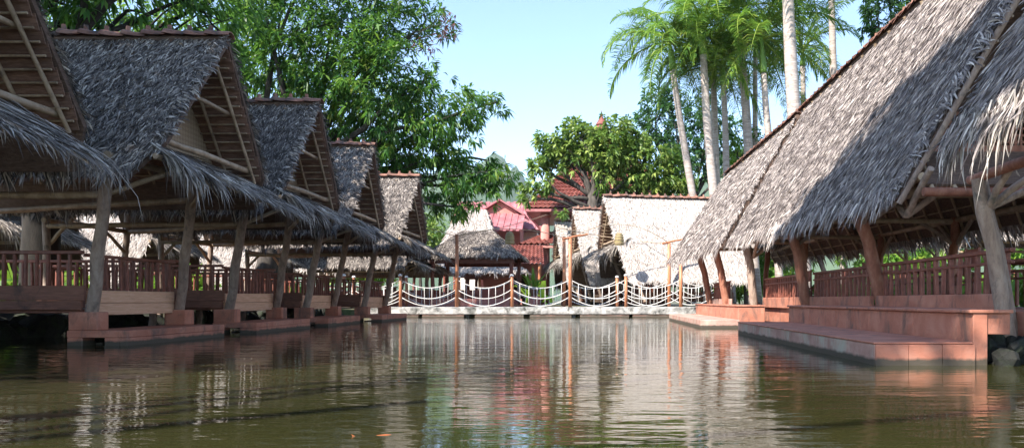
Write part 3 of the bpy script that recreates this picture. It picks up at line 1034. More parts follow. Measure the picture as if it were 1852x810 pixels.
# near gable: pent of battens with a lattice above
pent = MB()
pent.slab([(4.62, 10.3, 2.32), (8.4, 10.3, 2.32), (8.2, 10.95, 2.9), (4.95, 10.95, 2.9)], 0.04)
pn = pent.build('gable_pent', BACKING, r1)
for k in range(13):
    x = 4.6 + 3.8 * k / 12
    rod(pn, 'rafter', (x + 0.1, 10.25, 2.24), (x + 0.2, 10.88, 2.79), 0.03, BAMBOO, 6)
for k in range(4):
    t = k / 4 + 0.1
    rod(pn, 'batten', (4.75, 10.3 + 0.6 * t, 2.24 + 0.53 * t), (8.3, 10.3 + 0.6 * t, 2.24 + 0.53 * t), 0.02, LOG_RED, 6)
lat = MB()
lat.box((5.0, 11.0, 2.9), (8.1, 11.04, 3.0))
lat.box((5.2, 11.0, 3.42), (7.9, 11.04, 3.5))
lt = lat.build('gable_lattice', LOG_RED, r1)
for k in range(34):
    x = 5.22 + 2.7 * k / 33
    box(lt, 'slat', (x - 0.018, 11.02, 3.0), (x + 0.018, 11.035, 3.42), LOG_RED)
for k in range(4):
    z = 3.06 + 0.1 * k
    box(lt, 'slat', (5.2, 11.04, z - 0.018), (7.9, 11.053, z + 0.018), LOG_RED)
rod(r1, 'collar_pole', (5.35, 10.4, 3.6), (7.7, 10.4, 3.6), 0.05, LOG_RED)
rod(r1, 'collar_pole', (5.9, 10.1, 4.7), (7.1, 10.1, 4.7), 0.05, LOG_RED)
gm = MB()
gm.add([(6.45, 11.4, 6.0), (5.25, 11.5, 3.5), (7.7, 11.5, 3.5), (6.45, 11.44, 6.0), (5.25, 11.54, 3.5), (7.7, 11.54, 3.5)], [(0, 1, 2), (5, 4, 3), (0, 3, 4, 1), (1, 4, 5, 2), (2, 5, 3, 0)])
gm.build('woven_gable', BACKING, r1)
# floor, parapet, railings
box(r1, 'floor', (4.95, 8.3, 0.1), (8.4, 23.6, 0.57), TERRA, 0.01)
for (y0, y1, m) in ((8.75, 12.75, TERRA), (13.05, 16.7, TERRA), (17.55, 21.35, TERRA)):
    box(r1, 'parapet', (4.86, y0, 0.5), (4.94, y1, 0.78), m, 0.01)
rail_run(r1, 4.98, 8.8, 12.75, 0.78, 1.33, 17)
rail_run(r1, 4.98, 13.1, 16.75, 0.78, 1.33, 16)
rail_run(r1, 4.94, 17.5, 21.3, 0.78, 1.33, 16)
for (y0, y1) in ((8.8, 12.5), (12.7, 16.9), (17.1, 21.3)):
    rail_run(r1, 8.3, y0, y1, 0.6, 1.3, 15)

# R2 beyond it
r2 = thing('thatched_hall', 'farther lower thatched hall on the right bank, next to the bridge', 'pavilion', (0, 0, 0), 0, LG)
long_roof(r2, (3.84, 22.6, 2.32), (3.05, 30.0, 2.3), (6.05, 22.0, 6.15), (5.2, 29.2, 5.6), 340, dens=1000, ln=0.2, wd=0.023, verges=[((5.2, 29.2, 5.6), (3.05, 30.0, 2.3))])
for a, b, r, m in [((4.4, 27.8, 0.4), (3.9, 27.6, 2.6), 0.12, LOG_RED), ((4.4, 24.4, 0.4), (3.95, 24.3, 2.6), 0.12, LOG_RED),
                   ((6.6, 28.6, 0.3), (6.7, 28.6, 2.7), 0.1, LOG_RED), ((6.8, 24.2, 0.3), (6.9, 24.2, 2.7), 0.1, LOG_RED)]:
    rod(r2, 'post', a, b, r, m, 10)
rod(r2, 'eave_pole', (3.95, 23.2, 2.62), (3.75, 29.6, 2.6), 0.06, BAMBOO)
rod(r2, 'eave_pole', (6.9, 23.0, 2.6), (6.9, 29.3, 2.6), 0.06, BAMBOO)
for y in (24.3, 27.7):
    rod(r2, 'tie_beam', (3.8, y, 2.6), (7.0, y, 2.6), 0.06, BAMBOO)
box(r2, 'floor', (4.5, 23.9, 0.1), (6.9, 29.0, 0.55), TERRA, 0.01)
box(r2, 'parapet', (4.4, 24.0, 0.5), (4.48, 28.6, 0.75), TERRA_WET, 0.01)
rail_run(r2, 4.5, 24.5, 27.8, 0.75, 1.35, 14)
rail_run(r2, 6.8, 24.5, 28.4, 0.6, 1.35, 14)

# R0, the nearest corner at the right edge
r0 = thing('thatched_hall', 'nearest shaggy thatched roof corner at the right edge of the picture', 'pavilion', (0, 0, 0), 0, LG)
long_roof(r0, (3.52, 3.2, 2.3), (3.52, 7.3, 2.3), (5.95, 2.8, 6.4), (5.95, 6.9, 6.4), 360, dens=1500, ln=0.24, wd=0.017)
rs0 = fringe([((3.52, 7.3, 2.3), (3.52, 4.5, 2.3), (-0.3, 0, -0.8)), ((4.1, 7.2, 3.2), (3.52, 7.3, 2.3), (-0.4, 0.3, -0.7))], 130, 0.4, 0.022, FROND_DRY, 371, droop=0.5)
link('long_fringe', rs0, r0, 'stuff')
for a, b, r in [((4.7, 4.0, -0.3), (4.2, 4.0, 2.3), 0.11), ((8.0, 7.2, -0.3), (8.0, 7.3, 2.35), 0.1)]:
    rod(r0, 'post', a, b, r, LOG, 10)
rod(r0, 'eave_pole', (4.3, 3.0, 2.2), (4.45, 8.75, 2.12), 0.06, LOG_RED)
rod(r0, 'tie_beam', (4.2, 7.0, 2.42), (8.0, 7.0, 2.42), 0.07, LOG)
for k in range(3):
    rod(r0, 'brace', (4.5, 8.5, 1.75), (4.55 + 0.5 * k, 8.0 + 0.3 * k, 2.2), 0.04, LOG)

# stepped terracotta landings
tg = 'stepped terracotta landings on the right bank'
l1 = thing('landing_steps', 'near terracotta landing with a high back tier and stained water face', 'steps', (3.6, 8, 0), 0, tg)
mb = MB()
mb.box((3.03, 8.0, -0.5), (4.09, 15.6, 0.225))
o = mb.build('lower_step', TERRA_WET, l1, bevel=0.015)
o.location = (-3.6, -8, 0)
for k in range(4):
    y0 = 8.005 + k * 1.9
    b_ = box(l1, 'tread_slab', (3.02 - 3.6, y0 - 8 - (0.012 if k == 0 else 0), 0.226), (4.095 - 3.6, y0 - 8 + 1.892, 0.25), TERRA, 0.006)
for k in range(5):
    y0 = 8.0 + k * 1.52
    box(l1, 'back_tier', (4.1 - 3.6, y0 - 8, -0.5), (4.26 - 3.6, y0 - 8 + 1.514, 0.56), TERRA, 0.01)
box(l1, 'tier_top', (4.06 - 3.6, -0.02, 0.562), (4.53 - 3.6, 1.25, 0.6), TERRA, 0.008)
box(l1, 'tier_top', (4.06 - 3.6, 1.26, 0.562), (4.97 - 3.6, 7.6, 0.6), TERRA, 0.008)
box(l1, 'tier_fill', (4.262 - 3.6, 0.03, 0.33), (4.52 - 3.6, 1.25, 0.56), TERRA, 0.008)
box(l1, 'tier_fill', (4.262 - 3.6, 1.27, -0.5), (4.955 - 3.6, 7.58, 0.56), TERRA, 0.008)
for k in range(3):
    box(l1, 'facing_slab', (3.035 - 3.6 + k * 0.36, -0.03, -0.4), (3.035 - 3.6 + k * 0.36 + 0.355, -0.002, 0.222), TERRA, 0.004)
l2 = thing('landing_steps', 'far low landing by the bridge with a sunlit chipped corner', 'steps', (3.2, 18.7, 0), 0, tg)
mb = MB()
mb.box((2.69 - 3.2, 0, -0.5), (3.68 - 3.2, 7.9, 0.21))
mb.build('lower_step', TERRA_WET, l2, bevel=0.015)
mb = MB()
mb.box((3.69 - 3.2, 0.3, -0.5), (4.38 - 3.2, 8.2, 0.54))
mb.build('back_tier', TERRA, l2, bevel=0.012)
box(l2, 'tier_top', (3.66 - 3.2, 0.27, 0.542), (4.39 - 3.2, 8.22, 0.575), TERRA, 0.008)

# dark stones at the right edge and under the left bank
stone_me = []
for s in range(4):
    rs = random.Random(40 + s)
    mb = MB()
    V, Fc = [], []
    nu, nv = 10, 7
    for j in range(nv + 1):
        for i in range(nu):
            th, ph = 2 * math.pi * i / nu, math.pi * j / nv
            r = 1 + 0.16 * math.sin(3 * th + s) * math.sin(ph) + rs.uniform(-0.1, 0.1) * (0 < j < nv)
            V.append((r * math.sin(ph) * math.cos(th), r * math.sin(ph) * math.sin(th), 0.85 * r * math.cos(ph)))
    for j in range(nv):
        for i in range(nu):
            Fc.append((j * nu + i, (j + 1) * nu + i, (j + 1) * nu + (i + 1) % nu, j * nu + (i + 1) % nu))
    stone_me.append(mesh_from(V, Fc, STONE, False, 'stone'))
bank = thing('stone_bank', 'dark mossy stone bank at the right edge below the near post', 'wall', (4.75, 8.2, 0))
for k in range(110):
    o = link('stone', stone_me[k % 4], bank)
    o.location = (R.uniform(-0.36, 0.9), R.uniform(-0.25, 0.85), R.uniform(-0.2, 0.2))
    s = R.uniform(0.08, 0.15)
    o.scale = (s * 1.3, s * 1.2, s)
    o.rotation_euler = (R.uniform(0, 6), R.uniform(0, 6), R.uniform(0, 6))
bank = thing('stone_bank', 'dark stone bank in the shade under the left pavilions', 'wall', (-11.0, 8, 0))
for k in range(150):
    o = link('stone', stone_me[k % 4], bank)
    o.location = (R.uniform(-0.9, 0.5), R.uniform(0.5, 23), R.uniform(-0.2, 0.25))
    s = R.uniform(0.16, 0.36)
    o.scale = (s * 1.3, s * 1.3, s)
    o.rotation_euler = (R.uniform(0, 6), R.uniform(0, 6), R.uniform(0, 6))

# ------------------------------------------------------------------ the causeway and its rope railings
cw = thing('causeway', 'stained grey concrete causeway across the end of the pond', 'bridge', (0, 31, 0))
mb = MB()
mb.box((-9.5, 0.0, 0.12), (7.0, 2.6, 0.42))
mb.build('deck', CONCRETE, cw, bevel=0.02)
for k, x in enumerate((-9.4, -7.2, -5.0, -2.7, -0.6, 1.6, 3.6, 5.5)):
    box(cw, 'pier', (x + 1.5, 0.25, -0.6), (x + 1.9, 2.4, 0.118), CONCRETE)
    box(cw, 'footing_slab', (x, -0.12, -0.3), (x + (1.75 if k % 2 else 2.05), 0.24, 0.075), TERRA_WET, 0.012)


def rope_railing(root, Y, posts, tall, sag=0.34, ends=None):
    """posts: list of x; ropes sag between them"""
    zt = 0.42
    for i, x in enumerate(posts):
        t = tall.get(i)
        top = t if t else 1.72
        mb = MB()
        rr = 0.065 if not t else 0.075
        mb.tube([(x, 0, zt), (x + 0.01, 0, 0.5 * (zt + top)), (x, 0, top)], rr, 10)
        po = mb.build('post', ORANGEPOST, root, True)
        if not t:
            mb = MB()
            mb.tube([(x, 0, top), (x, 0, top + 0.05), (x, 0, top + 0.09)], [0.085, 0.085, 0.04], 10)
            mb.build('post_cap', ROPE, po, True)
    xs = list(posts)
    if ends: xs = [ends[0]] + xs + [ends[1]]
    levels = ((1.58, 0.36), (1.17, 0.40), (0.86, 0.40))
    for a, b in zip(xs[:-1], xs[1:]):
        if b - a < 0.5: continue
        def zat(x, lv):
            u = (x - a) / (b - a) * 2 - 1
            return lv[0] - lv[1] * (1 - u * u) * min(1, (b - a) / 2.2)
        for lv in levels:
            mb = MB()
            mb.tube([(a + (b - a) * k / 12, 0.0, zat(a + (b - a) * k / 12, lv)) for k in range(13)], 0.016, 6)
            mb.build('rope', ROPE, root, True)
        n = max(2, int((b - a) / 0.31))
        for k in range(1, n):
            x = a + (b - a) * k / n + R.uniform(-0.03, 0.03)
            mb = MB()
            mb.tube([(x, 0, zat(x, levels[0])), (x + R.uniform(-0.015, 0.015), 0, zat(x, levels[2]))], 0.011, 5)
            mb.build('hanger_rope', ROPE, root, True)


YN, YF = 31.25, 33.35
near_posts = [gx(p, YN) for p in (622, 724, 826, 926, 1031, 1132, 1231)]
rn = thing('rope_railing', 'white rope railing on the pond side of the causeway with orange posts', 'railing', (0, YN, 0))
rope_railing(rn, YN, near_posts, {2: at(0, 424, YN).z, 4: at(0, 430, YN).z, 6: at(0, 478, YN).z}, ends=(gx(540, YN), gx(1300, YN)))
far_posts = [gx(p, YF) for p in (640, 735, 830, 924, 1020, 1116, 1210)]
rf = thing('rope_railing', 'white rope railing along the far side of the causeway', 'railing', (0, YF, 0))
rope_railing(rf, YF, far_posts, {4: at(0, 428, YF).z, 6: at(0, 440, YF).z}, ends=(gx(560, YF), gx(1290, YF)))
# short cross arms on the tall posts
for root, px, py, Y in ((rn, 1031, 432, YN), (rf, 1210, 440, YF)):
    p = at(px, py, Y)
    rod(root, 'cross_arm', (p.x - 0.32, -0.15, p.z - 0.02), (p.x + 0.75, 0.25, p.z + 0.22), 0.045, ORANGEPOST)


def wire(name, label, pts, r=0.016):
    mb = MB()
    o = Vector(pts[0])
    mb.tube([Vector(p) - o for p in pts], r, 5)
    ob = mb.build(name, BAMBOO, None, True)
    ob.location = o
    return tag(ob, label, 'wire', 'wires strung over the causeway')


def sagline(a, b, sag, n=10):
    return [Vector(a).lerp(Vector(b), k / n) - Vector((0, 0, sag * 4 * (k / n) * (1 - k / n))) for k in range(n + 1)]


pA, pB, pC = at(826, 427, YN), at(1031, 435, YN), at(1231, 480, YN)
wire('light_wire', 'thin wire from the tall left post to the lantern post', sagline(pA, at(1020, 430, YF), -0.35))
wire('light_wire', 'thin wire rising from the tall left post to the left', sagline(pA, at(742, 398, 29.4), 0.05))
wire('light_wire', 'second thin wire rising from the tall left post to the roofs', sagline(pA, at(990, 388, 40), 0.1))
wire('light_wire', 'thin wire from the lantern post to the right hall', sagline(at(1031, 432, YN), at(1212, 441, YF), -0.75))
wire('light_wire', 'thin wire crossing before the large pale roof', sagline(at(1010, 412, 38), at(1212, 441, YF), 0.1))


def lantern(px, py, Y, label, s=1.0):
    p = at(px, py, Y)
    t = thing('basket_lantern', label, 'lantern', p, 0, 'basket lanterns hanging over the causeway')
    prof = [(0.05, 0.27), (0.10, 0.25), (0.15, 0.18), (0.185, 0.08), (0.2, -0.05), (0.2, -0.2), (0.19, -0.27), (0.17, -0.27)]
    mb = MB()
    n = 14
    V, Fc = [], []
    for j, (r, z) in enumerate(prof):
        for k in range(n):
            rr = r * (1 + 0.04 * (k % 2))
            V.append((rr * s * math.cos(2 * math.pi * k / n), rr * s * math.sin(2 * math.pi * k / n), z * s))
    for j in range(len(prof) - 1):
        for k in range(n):
            Fc.append((j * n + k, (j + 1) * n + k, (j + 1) * n + (k + 1) % n, j * n + (k + 1) % n))
    Fc.append(tuple(range(n)))
    Fc.append(tuple((len(prof) - 1) * n + k for k in range(n - 1, -1, -1)))
    mb.add(V, Fc)
    mb.build('basket', BASKET, t)
    for j in (1, 2, 3, 4, 5):
        r, z = prof[j]
        mb = MB()
        mb.tube([(1.06 * r * s * math.cos(2 * math.pi * k / 14), 1.06 * r * s * math.sin(2 * math.pi * k / 14), z * s) for k in range(15)], 0.012 * s, 5)
        mb.build('hoop', BAMBOO, t)
    mb = MB()
    mb.tube([(0, 0, 0.26 * s), (0.01, 0, 0.62 * s)], 0.012, 5)
    mb.build('cord', BAMBOO, t)


lantern(922, 430, 32.3, 'beehive basket lantern hanging before the dark thatched gazebo')
lantern(1120, 432, 32.3, 'beehive basket lantern hanging before the large pale thatched roof')


# ------------------------------------------------------------------ huts and houses beyond the causeway
def hip_hut(name, label, cx, cy, wx, wy, ze, zr, ridge, mat, seed, post_mat, group=None, dens=450, ln=0.3, wd=0.034, z0=0.36, skip_base=False, cat='hut'):
    t = thing(name, label, cat, (cx, cy, z0), 0, group)
    ze, zr = ze - z0, zr - z0
    hx, hy, rr = wx / 2, wy / 2, ridge / 2
    A, B = (-rr, 0, zr), (rr, 0, zr)
    C = [(-hx, -hy, ze), (hx, -hy, ze), (hx, hy, ze), (-hx, hy, ze)]
    quads = [(A, B, C[1], C[0]), (B, A, C[3], C[2]), (B, B, C[2], C[1]), (A, A, C[0], C[3])]
    mb = MB()
    mb.add([A, B] + C + [(-hx, -hy, ze - 0.08), (hx, -hy, ze - 0.08), (hx, hy, ze - 0.08), (-hx, hy, ze - 0.08)],
           [(0, 2, 3, 1), (1, 3, 4), (1, 4, 5, 0), (0, 5, 2), (2, 6, 7, 3), (3, 7, 8, 4), (4, 8, 9, 5), (5, 9, 6, 2)])
    roof = mb.build('roof', BACKING, t)
    link('thatch', thatch_patch(quads, dens, ln, wd, mat, seed), roof, 'stuff')
    link('eave_fringe', fringe([(C[0], C[1], (0, -0.6, -0.7)), (C[1], C[2], (0.6, 0, -0.7)), (C[3], C[0], (-0.6, 0, -0.7))], 60, ln * 0.9, wd, mat, seed + 3, droop=0.5), roof, 'stuff')
    for sx in (-1, 1):
        for sy in (-1, 1):
            rod(t, 'post', (sx * (hx - 0.45), sy * (hy - 0.4), 0), (sx * (hx - 0.45), sy * (hy - 0.4), ze + 0.1), 0.1, post_mat)
    for sy in (-1, 1):
        box(t, 'eave_beam', (-hx + 0.3, sy * (hy - 0.35) - 0.05, ze - 0.32), (hx - 0.3, sy * (hy - 0.35) + 0.05, ze - 0.1), post_mat)
    if not skip_base:
        box(t, 'low_wall', (-hx + 0.3, -hy + 0.3, 0), (hx - 0.3, -hy + 0.45, 0.42), PINKWALL)
        box(t, 'floor', (-hx + 0.3, -hy + 0.46, 0), (hx - 0.3, hy - 0.3, 0.12), TERRA)
        box(t, 'back_wall', (-hx + 0.5, hy - 0.5, 0.12), (hx - 0.5, hy - 0.44, 0.9), PINKWALL)
    return t


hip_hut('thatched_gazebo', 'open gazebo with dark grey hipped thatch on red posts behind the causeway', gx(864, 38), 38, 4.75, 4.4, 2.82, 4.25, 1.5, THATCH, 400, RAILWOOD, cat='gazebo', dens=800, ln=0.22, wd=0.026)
HG = 'small thatched huts beyond the gazebo'
hip_hut('thatched_hut', 'pale thatched hut seen through the gazebo, right of its middle', gx(888, 45), 45.5, 4.6, 4, 2.35, 3.5, 1.6, THATCH_PALE, 410, RAILWOOD, HG)
hip_hut('thatched_hut', 'pale thatched hut seen through the left part of the gazebo', gx(790, 46), 47, 5.0, 4, 2.6, 3.9, 2.0, THATCH_PALE, 420, RAILWOOD, HG)
hip_hut('thatched_hut', 'pale hut with ragged eaves left of the gazebo behind the rope railing', gx(715, 38), 38.6, 4.6, 4, 2.25, 3.2, 1.6, THATCH_PALE, 430, LOG, HG)
hip_hut('thatched_hut', 'pale hut behind the end posts of the left row', gx(600, 40), 41, 5.5, 4, 2.3, 3.5, 2.4, THATCH_PALE, 440, LOG, HG)
hip_hut('thatched_hut', 'tall sunlit thatched roof rising behind the dark gazebo', gx(855, 53), 53, 4.2, 4.5, 4.0, 7.2, 1.9, THATCH_PALE, 450, RAILWOOD, HG)


def tile_slope(mb, a, b, c, d, nrow, ncol):
    """pan tiles: wave across, a step per row; a-b ridge edge, d-c eave edge"""
    a, b, c, d = [Vector(p) for p in (a, b, c, d)]
    n = (b - a).cross(d - a)
    if n.length < 1e-6: n = (c - d).cross(a - d)
    n.normalize()
    if n.z < 0: n = -n
    m = 4
    V, Fc = [], []
    for r in range(nrow):
        for e in range(2):
            v = (r + e) / nrow
            for i in range(ncol * m + 1):
                u = i / (ncol * m)
                p = a.lerp(b, u).lerp(d.lerp(c, u), v)
                h = 0.05 * math.sin(2 * math.pi * i / m) + (0.07 if e else 0.0)
                V.append(p + n * h)
    w = ncol * m + 1
    for r in range(nrow * 2 - 1):
        for i in range(w - 1):
            Fc.append((r * w + i, r * w + i + 1, (r + 1) * w + i + 1, (r + 1) * w + i))
    mb.add(V, Fc)


def tiled_house():
    t = thing('tiled_house', 'two storey pink house with red tiled hip roof behind the tree', 'house', (0, 50, 0.36))
    Y0 = 50.0
    xl, xr = gx(950, Y0 - 2), gx(1235, Y0)
    z_e, z_r = 6.3, 10.4
    mb = MB()
    y0, y1 = -2.2, 7.0
    A, B = (xl + 3.2, 2.4, z_r), (xr - 3.2, 2.4, z_r)
    C = [(xl, y0, z_e), (xr, y0, z_e), (xr, y1, z_e), (xl, y1, z_e)]
    tile_slope(mb, A, B, C[1], C[0], 15, 34)
    tile_slope(mb, A, A, C[0], C[3], 15, 26)
    tile_slope(mb, B, B, C[2], C[1], 15, 26)
    tile_slope(mb, B, A, C[3], C[2], 15, 34)
    mb.build('roof', ROOFTILE, t, kind='stuff')
    mb = MB()
    mb.box((xl + 0.02, y0 + 0.02, z_e - 0.22), (xr - 0.02, y1 - 0.02, z_e - 0.04))
    mb.build('soffit', PINKMETAL, t)
    mb = MB()
    mb.box((xl + 2.2, 0.5, 0), (xr - 1, y1 - 1, z_e - 0.23))
    mb.build('wall', PINKWALL, t)
    for x in (xl + 1.25, xl + 5.2, xr - 1.5):
        mb = MB()
        mb.tube([(x, -1.3, 0), (x, -1.3, z_e - 0.22)], 0.3, 14)
        mb.tube([(x, -1.3, z_e - 0.5), (x, -1.3, z_e - 0.35)], 0.38, 14)
        mb.build('column', PINKWALL, t, True)
    for x in (xl + 3.2, xl + 5.0):
        for z in (1.0, 4.4):
            w = box(t, 'window', (x, 0.46, z), (x + 0.9, 0.52, z + 1.2), WHITEWALL)
            p = box(w, 'pane', (-0.38, -0.04, -0.52), (0.38, -0.01, 0.52), DARKROOM)
    # bracket struts at the eave corner
    for k in range(3):
        rod(t, 'eave_strut', (xl + 1.1, -1.2 + 0.3 * k, z_e - 1.5), (xl + 0.1, -2.0 + 0.9 * k, z_e - 0.3), 0.08, PINKMETAL)
    # mid awning
    mb = MB()
    tile_slope(mb, (xl + 1.4, 0.4, 5.0), (xl + 6, 0.4, 5.0), (xl + 6.2, -2.4, 3.95), (xl - 0.4, -2.4, 3.95), 7, 18)
    tile_slope(mb, (xl + 1.4, 4, 5.0), (xl + 1.4, 0.4, 5.0), (xl - 0.4, -2.4, 3.95), (xl - 0.4, 5, 3.95), 7, 18)
    mb.build('awning', ROOFTILE, t, kind='stuff')
    box(t, 'awning_beam', (xl - 0.3, -2.3, 3.72), (xl + 6, -2.1, 3.92), PINKWALL)
    return t


tiled_house()
lt_ = thing('tiled_shed', 'low shed with red tiled lean-to roof beside the pink house', 'house', (gx(935, 47), 46, 0.36))
mb = MB()
tile_slope(mb, (-2.0, 1.6, 3.9), (1.6, 1.6, 3.9), (1.9, -1.6, 2.5), (-2.3, -1.6, 2.5), 9, 16)
mb.build('roof', ROOFTILE, lt_, kind='stuff')
box(lt_, 'wall', (-1.9, -0.6, 0), (1.6, 1.5, 2.6), PINKWALL)
box(lt_, 'doorway', (-0.2, -0.66, 0.0), (0.9, -0.61, 1.9), DARKROOM)
for x in (-2.0, 1.6):
    rod(lt_, 'post', (x, -1.4, 0), (x, -1.4, 2.55), 0.09, ORANGEPOST)

# pink sheet-roofed house
ph = thing('pink_house', 'house with pink sheet metal gable roof left of the tiled house', 'house', (gx(915, 62), 62, 0.36))
mb = MB()
zr = at(0, 366, 62).z - 0.36
for s in (-1, 1):
    n = 26
    for k in range(n):
        x0, x1 = -4.2 + 7.4 * k / n, -4.2 + 7.4 * (k + 1) / n
        h = 0.07 if k % 2 else 0
        q = [(x0, 0, zr + h), (x1, 0, zr + h), (x1 + 0.1, s * 3.4, zr - 2.6 + h), (x0 + 0.1, s * 3.4, zr - 2.6 + h)]
        q = q if s > 0 else q[::-1]
        vq = [Vector(p) for p in q]
        if (vq[2] - vq[0]).cross(vq[3] - vq[1]).z < 0: vq = vq[::-1]
        mb.slab(vq, 0.09)
mb.build('roof', PINKMETAL, ph)
box(ph, 'wall', (-3.9, -2.6, 0), (2.8, 2.6, zr - 2.75), WHITEWALL)
fr = thing('pink_house', 'small pink gabled dormer house with bright red trim under the mango branches', 'house', (gx(908, 57), 57, 0.36))
mb = MB()
z2 = at(0, 364, 57).z - 0.36
for s in (-1, 1):
    q = [Vector(p) for p in ((0, -1.6, z2), (0, 2.0, z2), (s * 1.9, 2.0, z2 - 1.15), (s * 1.9, -1.6, z2 - 1.15))]
    if (q[2] - q[0]).cross(q[3] - q[1]).z < 0: q = q[::-1]
    mb.slab(q, 0.12)
mb.build('roof', PINKMETAL, fr)
mb = MB()
mb.add([(-1.5, -1.2, 0), (1.5, -1.2, 0), (1.5, -1.2, z2 - 1.1), (0, -1.2, z2 - 0.2), (-1.5, -1.2, z2 - 1.1), (-1.5, 1.6, 0), (1.5, 1.6, 0), (1.5, 1.6, z2 - 1.1), (0, 1.6, z2 - 0.2), (-1.5, 1.6, z2 - 1.1)],
       [(0, 1, 2, 3, 4), (9, 8, 7, 6, 5), (1, 6, 7, 2), (5, 0, 4, 9), (2, 7, 8, 3), (3, 8, 9, 4)])
mb.build('wall', PINKWALL, fr)
mb = MB()
n = 16
for k in range(n):
    x0, x1 = -1.9 + 3.8 * k / n, -1.9 + 3.8 * (k + 1) / n
    h = 0.06 if k % 2 else 0
    mb.slab([(x0, -3.6, z2 - 2.6 + h), (x1, -3.6, z2 - 2.6 + h), (x1, -1.21, z2 - 1.1 + h), (x0, -1.21, z2 - 1.1 + h)], 0.08)
mb.build('lean_to_roof', PINKMETAL, fr)

# red tower top over the trees
tw = thing('tower', 'slim red tiled tower top rising above the round tree', 'tower', (gx(1088, 58), 58, 0.36))
zt = at(0, 200, 58).z - 0.36
box(tw, 'shaft', (-0.9, -0.9, 0), (0.9, 0.9, zt - 2.9), PINKWALL)
mb = MB()
for (r0_, z0_, r1_, z1_) in ((1.6, zt - 2.9, 0.9, zt - 2.2), (1.15, zt - 2.2, 0.35, zt - 1.1), (0.5, zt - 1.15, 0.1, zt - 0.5)):
    mb.tube([(0, 0, z0_), (0, 0, z0_ + (z1_ - z0_) * 0.4), (0, 0, z1_)], [r0_, r0_ * 0.62 + r1_ * 0.2, r1_], 8)
mb.build('tiered_roof', ROOFTILE, tw)
mb = MB()
mb.tube([(0, 0, zt - 0.5), (0, 0, zt - 0.35), (0, 0, zt - 0.25), (0, 0, zt)], [0.06, 0.14, 0.06, 0.02], 8)
mb.build('finial', RAILWOOD, tw)


# ------------------------------------------------------------------ trees
def leaf_mesh(C, n_per, leaf, wid, mat, seed, out_from=None, droop=0.35, tint_mu=0.45, tint_sd=0.2, spread=0.1):
    """clusters of real leaves: C (m,3) cluster centres"""
    rs = np.random.default_rng(seed)
    m = len(C)
    n = m * n_per
    ct = np.repeat(C, n_per, 0)
    g = rs.normal(0, 1, (n, 3))
    d = unit(g)
    if out_from is not None:
        o = unit(C - out_from)
        d = unit(d + 0.7 * np.repeat(o, n_per, 0))
    d[:, 2] -= droop * rs.random(n)
    d = unit(d)
    L = (leaf * rs.uniform(0.6, 1.3, n))[:, None]
    W = (wid * rs.uniform(0.7, 1.3, n))[:, None]
    P = ct + d * (spread * rs.random(n))[:, None]
    up = np.zeros((n, 3))
    up[:, 2] = 1
    S = unit(np.cross(d, up + rs.normal(0, 0.5, (n, 3))))
    dn = np.zeros((n, 3))
    dn[:, 2] = -1
    mid = P + d * L * 0.5
    tip = P + d * L + dn * L * 0.3
    V = np.stack([P, mid - S * W / 2, tip, mid + S * W / 2], 1).reshape(-1, 3)
    q = (np.arange(n) * 4)[:, None] + np.array([0, 1, 2, 3])
    ctint = rs.normal(tint_mu, tint_sd, m)
    t = np.clip(np.repeat(ctint, n_per) + rs.normal(0, 0.14, n), 0, 1)
    return fast_mesh(V, q, None, mat, np.repeat(t, 4), 'leaves')


def blob_points(blobs, dens, seed):
    """cluster centres in ellipsoids with an uneven, lumpy shell"""
    rs = np.random.default_rng(seed)
    out = []
    for (c, r) in blobs:
        c, r = np.array(c, float), np.array(r, float)
        if r.ndim == 0: r = np.array([r, r, r])
        n = max(6, int(dens * (r[0] * r[1] * r[2]) ** (2.2 / 3)))
        d = unit(rs.normal(0, 1, (n, 3)))
        rad = rs.random(n) ** 0.42
        # lumps
        k = 5
        ax = unit(rs.normal(0, 1, (k, 3)))
        lump = 1 + 0.28 * np.max(np.clip(d @ ax.T, 0, 1) ** 6, axis=1) - 0.18 * (np.sin(d[:, 0] * 5 + d[:, 1] * 4 + rs.random() * 6) > 0.3)
        out.append(c + d * r * (rad * lump)[:, None])
    return np.concatenate(out)


def limb(mb, a, b, r0, r1, seed, bend=0.12, n=6, sides=8):
    rs = random.Random(seed)
    a, b = Vector(a), Vector(b)
    L = (b - a).length
    pts, rad = [], []
    o1 = Vector((rs.uniform(-1, 1), rs.uniform(-1, 1), rs.uniform(-0.3, 0.8))) * L * bend
    for k in range(n + 1):
        t = k / n
        p = a.lerp(b, t) + o1 * math.sin(math.pi * t) + Vector((rs.uniform(-1, 1), rs.uniform(-1, 1), rs.uniform(-1, 1))) * L * 0.02 * (0 < k < n)
        pts.append(p)
        rad.append(r0 + (r1 - r0) * t ** 0.8)
    mb.tube(pts, rad, sides)
    return pts


